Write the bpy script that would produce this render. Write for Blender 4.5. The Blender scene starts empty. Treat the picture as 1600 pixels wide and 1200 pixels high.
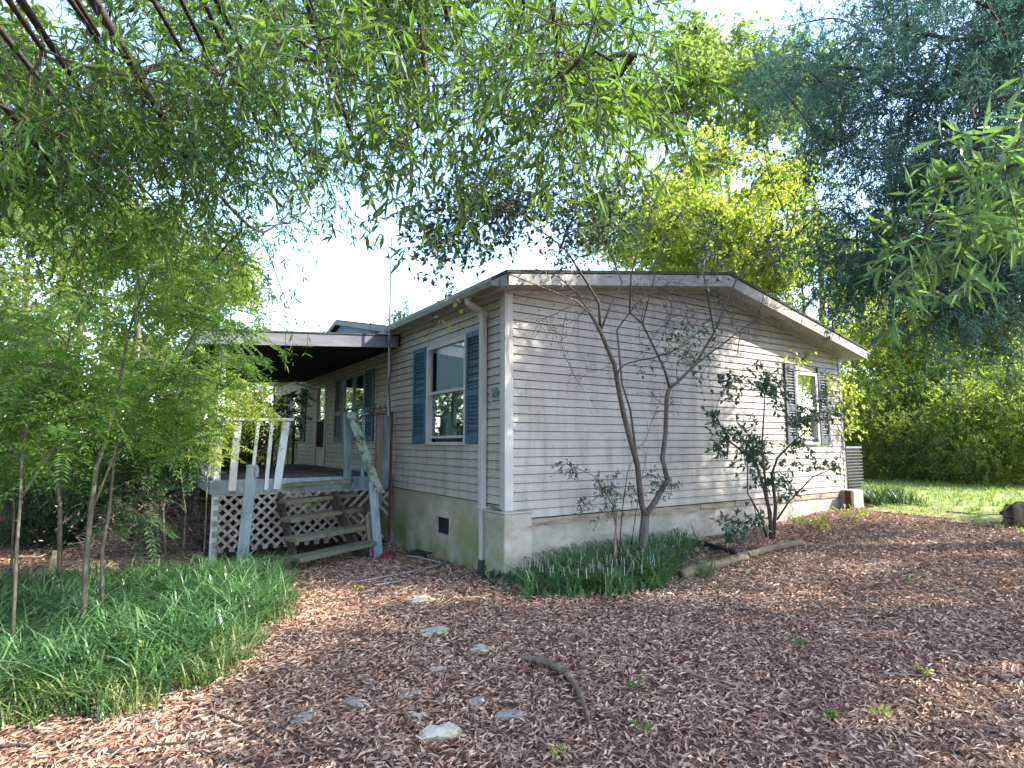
import bpy, math, random
import numpy as np
from mathutils import Matrix, Vector

# ------------------------------------------------------------------ camera, light, exposure
scene = bpy.context.scene
COL = scene.collection
# frame of the house: X runs along the gable wall, Y along the porch wall, Z up; corner of the house at the origin
RX = np.array([0.83935207, 0.05515742, 0.54078255])
RY = np.array([-0.54358818, 0.08516833, 0.83501991])
RZ = np.array([0.0, -0.99483869, 0.10146913])
R = np.array([RX, RY, RZ])
CAM = np.array([-3.59283422, -5.68410713, 1.58])
F, CX, CY = 902.0, 800.0, 600.0

cam = bpy.data.objects.new('camera', bpy.data.cameras.new('camera'))
COL.objects.link(cam)
m = Matrix.Identity(4)
for i in range(3):
    m[i][0] = R[i][0]; m[i][1] = -R[i][1]; m[i][2] = -R[i][2]; m[i][3] = CAM[i]
cam.matrix_world = m
cam.data.sensor_width = 36.0
cam.data.lens = 36.0 * F / 1600.0
cam.data.clip_start = 0.05
cam.data.clip_end = 600.0
scene.camera = cam

SUN_EL, SUN_TILT = 38.0, 41.0
sd = Vector((math.cos(math.radians(SUN_EL)) * math.cos(math.radians(SUN_TILT)),
             -math.cos(math.radians(SUN_EL)) * math.sin(math.radians(SUN_TILT)),
             math.sin(math.radians(SUN_EL))))
world = bpy.data.worlds.new('World'); scene.world = world; world.use_nodes = True
wn = world.node_tree; wn.nodes.clear()
wo = wn.nodes.new('ShaderNodeOutputWorld'); wb_ = wn.nodes.new('ShaderNodeBackground'); sky = wn.nodes.new('ShaderNodeTexSky')
sky.sky_type = 'NISHITA'; sky.sun_disc = False
sky.sun_elevation = math.radians(SUN_EL)
sky.sun_rotation = math.atan2(sd.x, sd.y)
sky.air_density = 1.0; sky.dust_density = 0.8; sky.ozone_density = 1.0
wb_.inputs['Strength'].default_value = 0.15
wn.links.new(sky.outputs[0], wb_.inputs['Color']); wn.links.new(wb_.outputs[0], wo.inputs['Surface'])
sun = bpy.data.objects.new('sun', bpy.data.lights.new('sun', 'SUN')); COL.objects.link(sun)
sun.data.energy = 2.9; sun.data.angle = math.radians(0.53); sun.data.color = (1.0, 0.93, 0.80)
sun.rotation_euler = sd.to_track_quat('Z', 'Y').to_euler()
scene.view_settings.view_transform = 'Standard'; scene.view_settings.look = 'None'
scene.view_settings.gamma = 1.0; scene.view_settings.use_curve_mapping = False
scene.view_settings.exposure = 2.55
scene.cycles.max_bounces = 8; scene.cycles.diffuse_bounces = 4; scene.cycles.transmission_bounces = 4
scene.cycles.transparent_max_bounces = 8

# ------------------------------------------------------------------ survey helpers (photo measurements -> metres)
def ray(px, py): return R @ np.array([px - CX, py - CY, F])
def on_gable(px, py, y=0.0):
    d = ray(px, py); return CAM + d * ((y - CAM[1]) / d[1])
def on_side(px, py, x=0.0):
    d = ray(px, py); return CAM + d * ((x - CAM[0]) / d[0])
def at(px, py, dist):
    d = ray(px, py); return CAM + d * (dist / math.hypot(d[0], d[1]))
def gz(x, y):
    x = np.asarray(x, float); y = np.asarray(y, float)
    s = np.logaddexp(0, (x + 0.6) * 2.0) / 2.0
    z = 0.052 * np.minimum(s, 9.5 - np.logaddexp(0, (9.5 - s) * 1.0) * 0.0) - 0.02 * np.clip(y, 0, 5)
    z = np.where(s > 9.5, 0.052 * 9.5 + 0.004 * (s - 9.5), z)
    z = z + 0.012 * np.sin(x * 1.7 + 0.6 * y) * np.cos(y * 1.3 - 0.4 * x) - 0.015
    return z
def at_ground(px, py, dz=0.0):
    z = 0.1; p = CAM
    for _ in range(12):
        d = ray(px, py); p = CAM + d * ((z - CAM[2]) / d[2]); z = float(gz(p[0], p[1])) + dz
    return np.array([p[0], p[1], z])

# ------------------------------------------------------------------ mesh helpers
def vnorm(a): return a / np.maximum(np.linalg.norm(a, axis=-1, keepdims=True), 1e-9)

class Geo:
    def __init__(s): s.v = []; s.f = []; s.n = 0
    def add(s, V, Fs, mi=0):
        V = np.asarray(V, float).reshape(-1, 3)
        s.v.append(V)
        for Fa in (Fs if isinstance(Fs, (list, tuple)) and len(Fs) and isinstance(Fs[0], np.ndarray) else [np.asarray(Fs, int)]):
            s.f.append((Fa + s.n, mi))
        s.n += len(V)
        return s
    def box(s, x0, x1, y0, y1, z0, z1, mi=0):
        V = [(x, y, z) for x in (x0, x1) for y in (y0, y1) for z in (z0, z1)]
        return s.add(V, [(0, 1, 3, 2), (4, 6, 7, 5), (0, 4, 5, 1), (2, 3, 7, 6), (0, 2, 6, 4), (1, 5, 7, 3)], mi)
    def board(s, p, q, w, t, up=(0, 0, 1), mi=0):
        p = np.array(p, float); q = np.array(q, float); a = vnorm(q - p); u = np.array(up, float)
        u = u - a * np.dot(a, u); u = vnorm(u); b = np.cross(a, u)
        V = [c + b * (sx * w / 2) + u * (sz * t / 2) for c in (p, q) for sx in (-1, 1) for sz in (-1, 1)]
        return s.add(V, [(0, 1, 3, 2), (4, 6, 7, 5), (0, 4, 5, 1), (2, 3, 7, 6), (0, 2, 6, 4), (1, 5, 7, 3)], mi)
    def prism(s, poly, axis, a0, a1, mi=0):
        # poly: 2D points; axis 'x','y' or 'z' is the extrusion direction
        n = len(poly); V = []
        for a in (a0, a1):
            for (p, q) in poly:
                V.append((a, p, q) if axis == 'x' else (p, a, q) if axis == 'y' else (p, q, a))
        s.v.append(np.array(V, float)); base = s.n; s.n += 2 * n
        s.f.append(([tuple(base + i for i in range(n)), tuple(base + n + i for i in reversed(range(n)))], mi))
        s.f.append((np.array([(i, i + n, (i + 1) % n + n, (i + 1) % n) for i in range(n)]) + base, mi))
        return s
    def tube(s, pts, rad, n=6, cap=True, mi=0):
        pts = np.asarray(pts, float); k = len(pts); rad = np.broadcast_to(np.asarray(rad, float), (k,))
        t = vnorm(np.gradient(pts, axis=0)); ref = np.array([0.13, 0.29, 0.95])
        if abs(np.dot(t.mean(0), ref)) > 0.9: ref = np.array([1.0, 0.1, 0.0])
        u = vnorm(np.cross(t, ref)); w = np.cross(t, u)
        ang = np.arange(n) * 2 * math.pi / n
        V = pts[:, None] + rad[:, None, None] * (np.cos(ang)[None, :, None] * u[:, None] + np.sin(ang)[None, :, None] * w[:, None])
        i = np.arange(k - 1)[:, None] * n; j = np.arange(n)[None]; j2 = (j + 1) % n
        Fq = np.stack([i + j, i + j2, i + n + j2, i + n + j], -1).reshape(-1, 4)
        base = s.n; s.v.append(V.reshape(-1, 3)); s.f.append((Fq + base, mi)); s.n += k * n
        if cap and n <= 12:
            s.f.append(([tuple(base + x for x in reversed(range(n))), tuple(base + (k - 1) * n + x for x in range(n))], mi))
        return s
    def mesh(s, name, mats, smooth=False):
        me = bpy.data.meshes.new(name)
        V = np.concatenate(s.v) if s.v else np.zeros((0, 3))
        loops = []; tot = []; mis = []
        for Fa, mi in s.f:
            if isinstance(Fa, list):
                for f in Fa:
                    loops.append(np.array(f)); tot.append(np.array([len(f)])); mis.append(np.array([mi]))
            else:
                loops.append(Fa.reshape(-1)); tot.append(np.full(len(Fa), Fa.shape[1])); mis.append(np.full(len(Fa), mi))
        loops = np.concatenate(loops); tot = np.concatenate(tot); mis = np.concatenate(mis)
        me.vertices.add(len(V)); me.vertices.foreach_set('co', V.astype(np.float32).ravel())
        me.loops.add(len(loops)); me.loops.foreach_set('vertex_index', loops.astype(np.int32))
        me.polygons.add(len(tot)); st = np.concatenate([[0], np.cumsum(tot)[:-1]])
        me.polygons.foreach_set('loop_start', st.astype(np.int32)); me.polygons.foreach_set('loop_total', tot.astype(np.int32))
        me.polygons.foreach_set('material_index', mis.astype(np.int32))
        me.polygons.foreach_set('use_smooth', np.full(len(tot), bool(smooth)))
        for mt in (mats if isinstance(mats, (list, tuple)) else [mats]): me.materials.append(mt)
        me.update(calc_edges=True); me.validate()
        return me

def place(name, geo, mats, parent=None, smooth=False, bevel=0.0, origin=None):
    me = geo if isinstance(geo, bpy.types.Mesh) else geo.mesh(name, mats, smooth)
    o = bpy.data.objects.new(name, me); COL.objects.link(o)
    if parent is not None: o.parent = parent
    if bevel:
        b = o.modifiers.new('bevel', 'BEVEL'); b.width = bevel; b.segments = 1; b.limit_method = 'ANGLE'
    return o
def tag(o, label=None, cat=None, group=None, kind=None):
    if label: o['label'] = label
    if cat: o['category'] = cat
    if group: o['group'] = group
    if kind: o['kind'] = kind
    return o
def empty(name, loc=(0, 0, 0), label=None, cat=None, group=None):
    o = bpy.data.objects.new(name, None); COL.objects.link(o); o.location = loc; o.empty_display_size = 0.1
    return tag(o, label, cat, group)
def sub(root, name, geo, mats, **k):
    # geometry given in world metres, parented to a thing whose empty sits at its base
    r = root; off = np.zeros(3)
    while r is not None: off += np.array(r.location); r = r.parent
    if isinstance(geo, Geo): geo.v = [v - off for v in geo.v]
    return place(name, geo, mats, root, **k)

# ------------------------------------------------------------------ materials
class NT:
    def __init__(s, name):
        s.m = bpy.data.materials.new(name); s.m.use_nodes = True; s.t = s.m.node_tree; s.t.nodes.clear()
        s.out = s.n('ShaderNodeOutputMaterial')
    def n(s, k, **kw):
        x = s.t.nodes.new(k)
        for a, b in kw.items(): setattr(x, a, b)
        return x
    def l(s, a, b): s.t.links.new(a, b)
    def coord(s): return s.n('ShaderNodeTexCoord').outputs['Object']
    def mapping(s, v, scale):
        mp = s.n('ShaderNodeMapping'); mp.inputs['Scale'].default_value = scale; s.l(v, mp.inputs['Vector']); return mp.outputs[0]
    def noise(s, v, scale, detail=4, rough=0.6):
        x = s.n('ShaderNodeTexNoise'); x.inputs['Scale'].default_value = scale; x.inputs['Detail'].default_value = detail
        x.inputs['Roughness'].default_value = rough
        if v is not None: s.l(v, x.inputs['Vector'])
        return x.outputs['Fac']
    def ramp(s, fac, stops):
        x = s.n('ShaderNodeValToRGB'); e = x.color_ramp.elements
        while len(e) < len(stops): e.new(0.5)
        for el, (p, c) in zip(e, stops):
            el.position = p; el.color = (*c, 1) if len(c) == 3 else c
        s.l(fac, x.inputs[0]); return x.outputs[0]
    def mix(s, fac, a, b, mode='MIX'):
        x = s.n('ShaderNodeMix', data_type='RGBA', blend_type=mode)
        for sock, val in ((x.inputs[0], fac), (x.inputs[6], a), (x.inputs[7], b)):
            if hasattr(val, 'is_output'): s.l(val, sock)
            elif isinstance(val, (int, float)): sock.default_value = val
            else: sock.default_value = (*val, 1)
        return x.outputs[2]
    def math(s, op, a, b=0.0, clamp=False):
        x = s.n('ShaderNodeMath', operation=op, use_clamp=clamp)
        for sock, val in ((x.inputs[0], a), (x.inputs[1], b)):
            if hasattr(val, 'is_output'): s.l(val, sock)
            else: sock.default_value = val
        return x.outputs[0]
    def bsdf(s, col, rough=0.6, spec=0.4, bump=None, bstr=0.3, bdist=0.01, metal=0.0):
        p = s.n('ShaderNodeBsdfPrincipled')
        if hasattr(col, 'is_output'): s.l(col, p.inputs['Base Color'])
        else: p.inputs['Base Color'].default_value = (*col, 1)
        if hasattr(rough, 'is_output'): s.l(rough, p.inputs['Roughness'])
        else: p.inputs['Roughness'].default_value = rough
        p.inputs['Specular IOR Level'].default_value = spec; p.inputs['Metallic'].default_value = metal
        if bump is not None:
            b = s.n('ShaderNodeBump'); b.inputs['Strength'].default_value = bstr; b.inputs['Distance'].default_value = bdist
            s.l(bump, b.inputs['Height']); s.l(b.outputs[0], p.inputs['Normal'])
        return p.outputs[0]
    def done(s, sh): s.l(sh, s.out.inputs['Surface']); return s.m

def mat_simple(name, c0, c1, scale=6.0, stretch=(1, 1, 1), rough=0.7, spec=0.3, bump=0.2, bdist=0.004, lo=0.3, hi=0.7, metal=0.0, objvar=0.0):
    t = NT(name); v = t.mapping(t.coord(), stretch); n = t.noise(v, scale, 6, 0.65)
    c = t.ramp(n, [(lo, c0), (hi, c1)])
    if objvar:
        r = t.n('ShaderNodeObjectInfo').outputs['Random']
        k = t.math('ADD', t.math('MULTIPLY', r, objvar), 1.0 - objvar / 2)
        x = t.n('ShaderNodeVectorMath', operation='SCALE'); t.l(c, x.inputs[0]); t.l(k, x.inputs['Scale']); c = x.outputs[0]
    return t.done(t.bsdf(c, rough, spec, n, bump, bdist, metal))

def mat_leaf(name, ca, cb, cc, trans=0.42, tcol=None, rough=0.45, spec=0.35, clump=0.6):
    t = NT(name); g = t.n('ShaderNodeNewGeometry').outputs['Random Per Island']
    c = t.ramp(g, [(0.0, ca), (0.55, cb), (1.0, cc)])
    n = t.noise(t.coord(), 0.9, 2)
    c = t.mix(t.math('MULTIPLY', n, 0.55), c, ca)
    n3 = t.noise(t.coord(), 1.7, 3, 0.6); c = t.mix(t.ramp(n3, [(0.52, (0, 0, 0)), (0.66, (clump, clump, clump))]), c, tuple(min(1, k * 1.25) for k in cc))
    p = t.bsdf(c, rough, spec)
    tr = t.n('ShaderNodeBsdfTranslucent'); tc = t.mix(0.6, c, tcol or (min(1, cb[0] * 2.6), min(1, cb[1] * 2.3), cb[2] * 0.9))
    t.l(tc, tr.inputs[0])
    mx = t.n('ShaderNodeMixShader'); mx.inputs[0].default_value = trans
    t.l(p, mx.inputs[1]); t.l(tr.outputs[0], mx.inputs[2]); return t.done(mx.outputs[0])

M = {}
def siding_mat(name, a, b, dirt):
    t = NT(name); v = t.coord(); geo = t.n('ShaderNodeNewGeometry').outputs['Position']
    streak = t.noise(t.mapping(geo, (3.0, 3.0, 0.5)), 1.6, 6, 0.7)
    fine = t.noise(t.mapping(geo, (1.2, 1.2, 30)), 5, 5, 0.7)
    c = t.ramp(streak, [(0.28, dirt), (0.5, a), (0.75, b)])
    c = t.mix(t.math('MULTIPLY', t.math('SUBTRACT', fine, 0.42, True), 1.4, True), c, dirt)
    r = t.n('ShaderNodeObjectInfo').outputs['Random']
    x = t.n('ShaderNodeVectorMath', operation='SCALE'); t.l(c, x.inputs[0]); t.l(t.math('ADD', t.math('MULTIPLY', r, 0.14), 0.92), x.inputs['Scale'])
    return t.done(t.bsdf(x.outputs[0], 0.55, 0.35, fine, 0.15, 0.002))
M['siding'] = siding_mat('vinyl_siding', (0.335, 0.312, 0.285), (0.42, 0.392, 0.358), (0.21, 0.195, 0.165))
M['trim'] = mat_simple('white_trim', (0.30, 0.30, 0.29), (0.45, 0.44, 0.42), 5, (1, 1, 0.3), 0.5, 0.4, 0.1, objvar=0.1)
M['fascia'] = mat_simple('fascia_paint', (0.16, 0.15, 0.135), (0.29, 0.27, 0.245), 4, (1, 1, 3), 0.55, 0.35, 0.15)
M['soffit'] = mat_simple('soffit_vinyl', (0.30, 0.29, 0.28), (0.40, 0.39, 0.38), 4, (1, 1, 1), 0.6, 0.3, 0.1)
M['shingle'] = mat_simple('roof_shingle', (0.02, 0.022, 0.022), (0.085, 0.09, 0.075), 22, (1, 1, 1), 0.9, 0.15, 0.6, 0.01)
M['shutter'] = mat_simple('blue_shutter_paint', (0.020, 0.066, 0.110), (0.034, 0.10, 0.155), 7, (1, 1, 0.4), 0.5, 0.4, 0.1)
M['dormer'] = mat_simple('dormer_blue_lit_siding', (0.13, 0.20, 0.30), (0.17, 0.26, 0.38), 5, (1, 1, 4), 0.6, 0.3, 0.1)  # blue cast of the light on the dormer face put into its colour
M['backlit_shutter'] = mat_simple('backlit_blue_shutter_paint', (0.035, 0.045, 0.065), (0.07, 0.085, 0.11), 7, (1, 1, 0.4), 0.45, 0.5, 0.1)  # darker, greyer copy of the blue shutters; backlit look put into the colour
M['dark'] = mat_simple('dark_interior', (0.015, 0.016, 0.02), (0.03, 0.03, 0.034), 3, rough=0.9, spec=0.1)
M['ceiling'] = mat_simple('porch_ceiling_wood', (0.010, 0.010, 0.014), (0.024, 0.023, 0.026), 5, (8, 1, 1), 0.85, 0.1, 0.3)  # near-black wood tone carries the deep shade under the porch roof
M['room'] = mat_simple('room_wall_paint', (0.42, 0.52, 0.52), (0.50, 0.60, 0.59), 2, rough=0.8)
M['reflband'] = mat_simple('reflection_band_paint', (0.5, 0.55, 0.56), (0.62, 0.66, 0.66), 2, rough=0.6)
M['blind'] = mat_simple('window_blind', (0.42, 0.42, 0.38), (0.55, 0.55, 0.5), 3, rough=0.7)
M['black'] = mat_simple('black_plastic', (0.012, 0.012, 0.013), (0.03, 0.03, 0.032), 9, rough=0.5, spec=0.4)
M['metal'] = mat_simple('dull_metal', (0.10, 0.13, 0.16), (0.22, 0.26, 0.30), 12, rough=0.5, spec=0.5, metal=0.4)
M['acslat'] = mat_simple('dark_grey_slats', (0.05, 0.055, 0.06), (0.10, 0.105, 0.11), 9, rough=0.5)
M['rust'] = mat_simple('rusty_wire', (0.03, 0.018, 0.012), (0.09, 0.05, 0.03), 30, rough=0.8)
M['bluewood'] = mat_simple('worn_blue_white_paint', (0.11, 0.155, 0.185), (0.30, 0.365, 0.40), 9, (1, 1, 0.25), 0.75, 0.25, 0.4, 0.004, objvar=0.15)
M['greypaint'] = mat_simple('grey_blue_fascia_paint', (0.09, 0.095, 0.11), (0.17, 0.175, 0.19), 6, (0.4, 1, 3), 0.7, 0.25, 0.2)
M['striptrim'] = mat_simple('dirty_trim_strip', (0.16, 0.14, 0.12), (0.42, 0.39, 0.35), 14, rough=0.7)
M['whitewood'] = mat_simple('worn_white_paint', (0.28, 0.30, 0.31), (0.66, 0.68, 0.68), 10, (1, 1, 0.3), 0.75, 0.25, 0.4, 0.004, lo=0.25, hi=0.5, objvar=0.15)
M['lattice'] = mat_simple('weathered_lattice', (0.17, 0.15, 0.135), (0.42, 0.39, 0.36), 12, (1, 1, 1), 0.8, 0.2, 0.3, 0.003, objvar=0.25)
M['deck'] = mat_simple('deck_plank_wood', (0.06, 0.055, 0.06), (0.15, 0.13, 0.13), 8, (0.4, 4, 4), 0.85, 0.2, 0.4, objvar=0.3)
def mossy(name, wood0, wood1, moss0, moss1, amt):
    t = NT(name); v = t.coord(); g = t.noise(t.mapping(v, (0.6, 5, 5)), 9, 6, 0.7); n2 = t.noise(v, 7, 6, 0.75)
    w = t.ramp(g, [(0.3, wood0), (0.7, wood1)]); ms = t.ramp(t.noise(v, 40, 3), [(0.3, moss0), (0.7, moss1)])
    c = t.mix(t.ramp(n2, [(amt, (0, 0, 0)), (amt + 0.12, (1, 1, 1))]), w, ms)
    return t.done(t.bsdf(c, 0.9, 0.15, t.math('ADD', g, n2), 0.6, 0.006))
M['step'] = mossy('mossy_step_wood', (0.075, 0.065, 0.055), (0.20, 0.17, 0.14), (0.09, 0.11, 0.05), (0.20, 0.22, 0.13), 0.47)
M['rail'] = mossy('mossy_rail_wood', (0.03, 0.03, 0.028), (0.10, 0.10, 0.085), (0.20, 0.25, 0.15), (0.36, 0.42, 0.30), 0.40)
M['oldwood'] = mat_simple('grey_brown_post_wood', (0.10, 0.07, 0.055), (0.24, 0.18, 0.14), 9, (5, 5, 0.4), 0.85, 0.2, 0.5)
M['redpost'] = mat_simple('dark_red_paint', (0.10, 0.015, 0.025), (0.17, 0.03, 0.045), 9, rough=0.6)
M['deadwood'] = mossy('dead_branch_wood', (0.055, 0.036, 0.028), (0.20, 0.145, 0.11), (0.10, 0.085, 0.06), (0.30, 0.25, 0.19), 0.52)
M['log'] = mossy('mossy_log_bark', (0.09, 0.065, 0.05), (0.21, 0.16, 0.12), (0.10, 0.11, 0.05), (0.19, 0.20, 0.10), 0.48)
def foundation_mat():
    t = NT('stained_foundation'); geo = t.n('ShaderNodeNewGeometry').outputs['Position']
    n = t.noise(geo, 2.2, 7, 0.7); n2 = t.noise(geo, 1.6, 4, 0.6); fine = t.noise(geo, 30, 5, 0.7)
    c = t.ramp(n, [(0.25, (0.19, 0.18, 0.155)), (0.5, (0.32, 0.30, 0.265)), (0.75, (0.42, 0.395, 0.35))])
    sx = t.n('ShaderNodeSeparateXYZ'); t.l(geo, sx.inputs[0])
    side = t.math('LESS_THAN', sx.outputs[0], 0.02)
    lowz = t.math('SUBTRACT', 1.15, t.math('MULTIPLY', sx.outputs[2], 1.0), True)
    alg = t.math('MULTIPLY', t.ramp(n2, [(0.40, (0, 0, 0)), (0.60, (1, 1, 1))]), lowz, True)
    alg = t.math('MULTIPLY', alg, t.math('ADD', t.math('MULTIPLY', side, 0.9), 0.16))
    c = t.mix(alg, c, (0.15, 0.19, 0.075))
    rust = t.ramp(t.noise(t.mapping(geo, (1, 1, 3)), 3.1, 5), [(0.50, (0, 0, 0)), (0.70, (1, 1, 1))])
    c = t.mix(t.math('MULTIPLY', rust, t.math('SUBTRACT', 0.75, t.math('MULTIPLY', side, 0.55))), c, (0.22, 0.15, 0.095))
    return t.done(t.bsdf(c, 0.9, 0.2, t.math('ADD', fine, n), 0.35, 0.006))
M['foundation'] = foundation_mat()
M['brick'] = mat_simple('rotted_sill_wood', (0.13, 0.085, 0.065), (0.36, 0.31, 0.26), 3, (1, 1, 5), 0.9, 0.15, 0.6, 0.01)
M['stone'] = mossy('mossy_step_stone', (0.24, 0.23, 0.20), (0.44, 0.42, 0.37), (0.24, 0.26, 0.13), (0.38, 0.39, 0.22), 0.50)
M['bluestone'] = mat_simple('grey_blue_stone', (0.17, 0.15, 0.13), (0.32, 0.295, 0.26), 8, rough=0.8, bump=0.4)
M['bark'] = mat_simple('grey_bark', (0.10, 0.085, 0.07), (0.23, 0.20, 0.17), 14, (4, 4, 0.7), 0.9, 0.15, 0.7, 0.006)
M['smoothbark'] = mat_simple('smooth_tan_bark', (0.040, 0.034, 0.029), (0.125, 0.105, 0.085), 9, (4, 4, 0.8), 0.7, 0.25, 0.5, 0.004)
M['darkbark'] = mat_simple('dark_bark', (0.035, 0.028, 0.026), (0.09, 0.075, 0.065), 12, (4, 4, 0.6), 0.9, 0.1, 0.7, 0.006)
M['sapbark'] = mat_simple('pale_sapling_bark', (0.05, 0.043, 0.032), (0.15, 0.135, 0.10), 12, (3, 3, 0.8), 0.8, 0.2, 0.4)
M['twig'] = mat_simple('dry_twig', (0.10, 0.076, 0.064), (0.27, 0.21, 0.175), 6, rough=0.9, spec=0.1, objvar=0.3)
M['palewood'] = mat_simple('split_pale_wood', (0.42, 0.30, 0.19), (0.60, 0.47, 0.33), 10, (4, 4, 0.5), rough=0.8)
M['pinkred'] = mat_simple('pink_red_plastic', (0.55, 0.03, 0.10), (0.68, 0.06, 0.15), 4, rough=0.4, spec=0.5)
M['cloth'] = mat_simple('dark_red_cloth', (0.14, 0.02, 0.03), (0.28, 0.05, 0.06), 14, rough=0.9, spec=0.1)
M['oak'] = mat_leaf('willow_oak_leaf', (0.018, 0.052, 0.018), (0.042, 0.105, 0.024), (0.10, 0.165, 0.034), 0.46, (0.24, 0.42, 0.035))
M['oakb'] = mat_leaf('willow_oak_leaf_light', (0.035, 0.09, 0.035), (0.07, 0.155, 0.05), (0.15, 0.25, 0.09), 0.42, (0.25, 0.45, 0.07), 0.35, 0.5)
M['cedar'] = mat_leaf('cedar_foliage', (0.032, 0.088, 0.070), (0.060, 0.14, 0.10), (0.105, 0.20, 0.12), 0.34, (0.09, 0.22, 0.13), 0.6, 0.2)
M['poplar'] = mat_leaf('yellow_green_leaf', (0.075, 0.145, 0.040), (0.12, 0.21, 0.05), (0.22, 0.29, 0.07), 0.5, (0.38, 0.50, 0.08))
M['green'] = mat_leaf('mid_green_leaf', (0.035, 0.085, 0.022), (0.075, 0.14, 0.030), (0.14, 0.20, 0.04), 0.48, (0.34, 0.46, 0.05))
M['lime'] = mat_leaf('lime_leaf', (0.09, 0.17, 0.03), (0.19, 0.29, 0.04), (0.34, 0.41, 0.06), 0.55, (0.62, 0.68, 0.07))
M['thick'] = mat_leaf('thicket_leaf', (0.06, 0.135, 0.03), (0.14, 0.24, 0.042), (0.28, 0.36, 0.06), 0.54, (0.54, 0.66, 0.06))
M['dkgreen'] = mat_leaf('dark_evergreen_leaf', (0.018, 0.045, 0.020), (0.035, 0.075, 0.030), (0.06, 0.11, 0.04), 0.3, (0.12, 0.22, 0.04))
M['fern'] = mat_leaf('pinnate_leaf', (0.05, 0.12, 0.03), (0.085, 0.18, 0.035), (0.14, 0.24, 0.05), 0.5, (0.30, 0.52, 0.05))
M['shrub'] = mat_leaf('camellia_leaf', (0.022, 0.05, 0.032), (0.045, 0.085, 0.05), (0.10, 0.15, 0.09), 0.25, (0.12, 0.20, 0.06), 0.3, 0.6)
M['crape'] = mat_leaf('small_round_leaf', (0.018, 0.042, 0.032), (0.030, 0.066, 0.042), (0.060, 0.105, 0.05), 0.16, (0.10, 0.18, 0.05), 0.5, 0.3, 0.2)
M['liriope'] = mat_leaf('liriope_blade', (0.026, 0.080, 0.024), (0.060, 0.155, 0.045), (0.20, 0.32, 0.15), 0.3, (0.16, 0.36, 0.10), 0.34, 0.6, 0.2)
M['liriopeedge'] = mat_leaf('liriope_blade_yellowed', (0.05, 0.10, 0.03), (0.10, 0.17, 0.05), (0.28, 0.29, 0.13), 0.35, (0.2, 0.32, 0.08), 0.4, 0.45)
M['lawn'] = mat_leaf('lawn_blade', (0.07, 0.14, 0.03), (0.14, 0.23, 0.045), (0.27, 0.33, 0.08), 0.45, (0.38, 0.52, 0.07))
M['spike'] = mat_leaf('pale_flower_spike', (0.26, 0.25, 0.21), (0.42, 0.40, 0.35), (0.52, 0.50, 0.45), 0.3, (0.6, 0.6, 0.5))
M['vine'] = mat_leaf('pale_vine_leaf', (0.12, 0.20, 0.03), (0.28, 0.36, 0.06), (0.46, 0.48, 0.14), 0.5, (0.6, 0.65, 0.12))
M['litter'] = mat_leaf('dead_leaf', (0.11, 0.048, 0.036), (0.53, 0.335, 0.225), (0.84, 0.65, 0.49), 0.18, (0.45, 0.26, 0.18), 0.65, 0.25, 0.12)
def ground_mat():
    t = NT('leafy_soil'); geo = t.n('ShaderNodeNewGeometry').outputs['Position']
    vo = t.n('ShaderNodeTexVoronoi'); vo.inputs['Scale'].default_value = 26.0; t.l(t.mapping(geo, (1, 1.7, 1)), vo.inputs['Vector'])
    n = t.noise(geo, 9, 6, 0.7); big = t.noise(geo, 0.5, 3)
    c = t.ramp(n, [(0.3, (0.030, 0.016, 0.012)), (0.5, (0.085, 0.046, 0.034)), (0.75, (0.20, 0.12, 0.09))])
    c = t.mix(0.4, c, t.mix(vo.outputs['Color'], (0.05, 0.026, 0.02), (0.26, 0.16, 0.12)))
    return t.done(t.bsdf(c, 0.9, 0.15, t.math('ADD', n, vo.outputs['Distance']), 0.8, 0.02))
M['ground'] = ground_mat()
M['lawnsoil'] = mat_simple('lawn_ground', (0.10, 0.13, 0.04), (0.24, 0.25, 0.09), 1.2, rough=0.9, bump=0.4, bdist=0.03)
def glass(name, base_refl, tint=(0.9, 0.95, 0.95)):
    t = NT(name); tr = t.n('ShaderNodeBsdfTransparent'); tr.inputs[0].default_value = (*tint, 1)
    gl = t.n('ShaderNodeBsdfGlossy'); gl.inputs['Roughness'].default_value = 0.015; gl.inputs[0].default_value = (0.9, 0.95, 1, 1)
    lw = t.n('ShaderNodeLayerWeight'); lw.inputs[0].default_value = 0.5
    fr = t.math('MULTIPLY', t.math('POWER', lw.outputs['Facing'], 4.0), 0.7)
    mx = t.n('ShaderNodeMixShader'); t.l(t.math('ADD', fr, base_refl, True), mx.inputs[0])
    t.l(tr.outputs[0], mx.inputs[1]); t.l(gl.outputs[0], mx.inputs[2]); return t.done(mx.outputs[0])
M['glass'] = glass('window_glass', 0.16); M['glass2'] = glass('reflective_window_glass', 0.42)

# ------------------------------------------------------------------ ground
def terrain(name, xs, ys, dz, mat, keep=None):
    X, Y = np.meshgrid(xs, ys, indexing='ij'); Z = gz(X, Y) + dz
    V = np.stack([X, Y, Z], -1).reshape(-1, 3); ny = len(ys)
    i, j = np.meshgrid(np.arange(len(xs) - 1), np.arange(ny - 1), indexing='ij')
    a = (i * ny + j).ravel(); Fq = np.stack([a, a + ny, a + ny + 1, a + 1], -1)
    if keep is not None:
        c = V[Fq].mean(1); Fq = Fq[keep(c)]
    g = Geo(); g.add(V, Fq); return place(name, g, mat, smooth=True)
near = np.arange(-12, 24.01, 0.3)
xs = np.concatenate([-np.geomspace(300, 12.6, 18), near, np.geomspace(24.8, 300, 18)])
ys = np.concatenate([-np.geomspace(300, 12.6, 18), np.arange(-12, 20.01, 0.3), np.geomspace(20.8, 300, 18)])
tag(terrain('ground', xs, ys, 0.0, M['ground']), kind='structure', label='brown bare ground under the fallen leaves')
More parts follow.
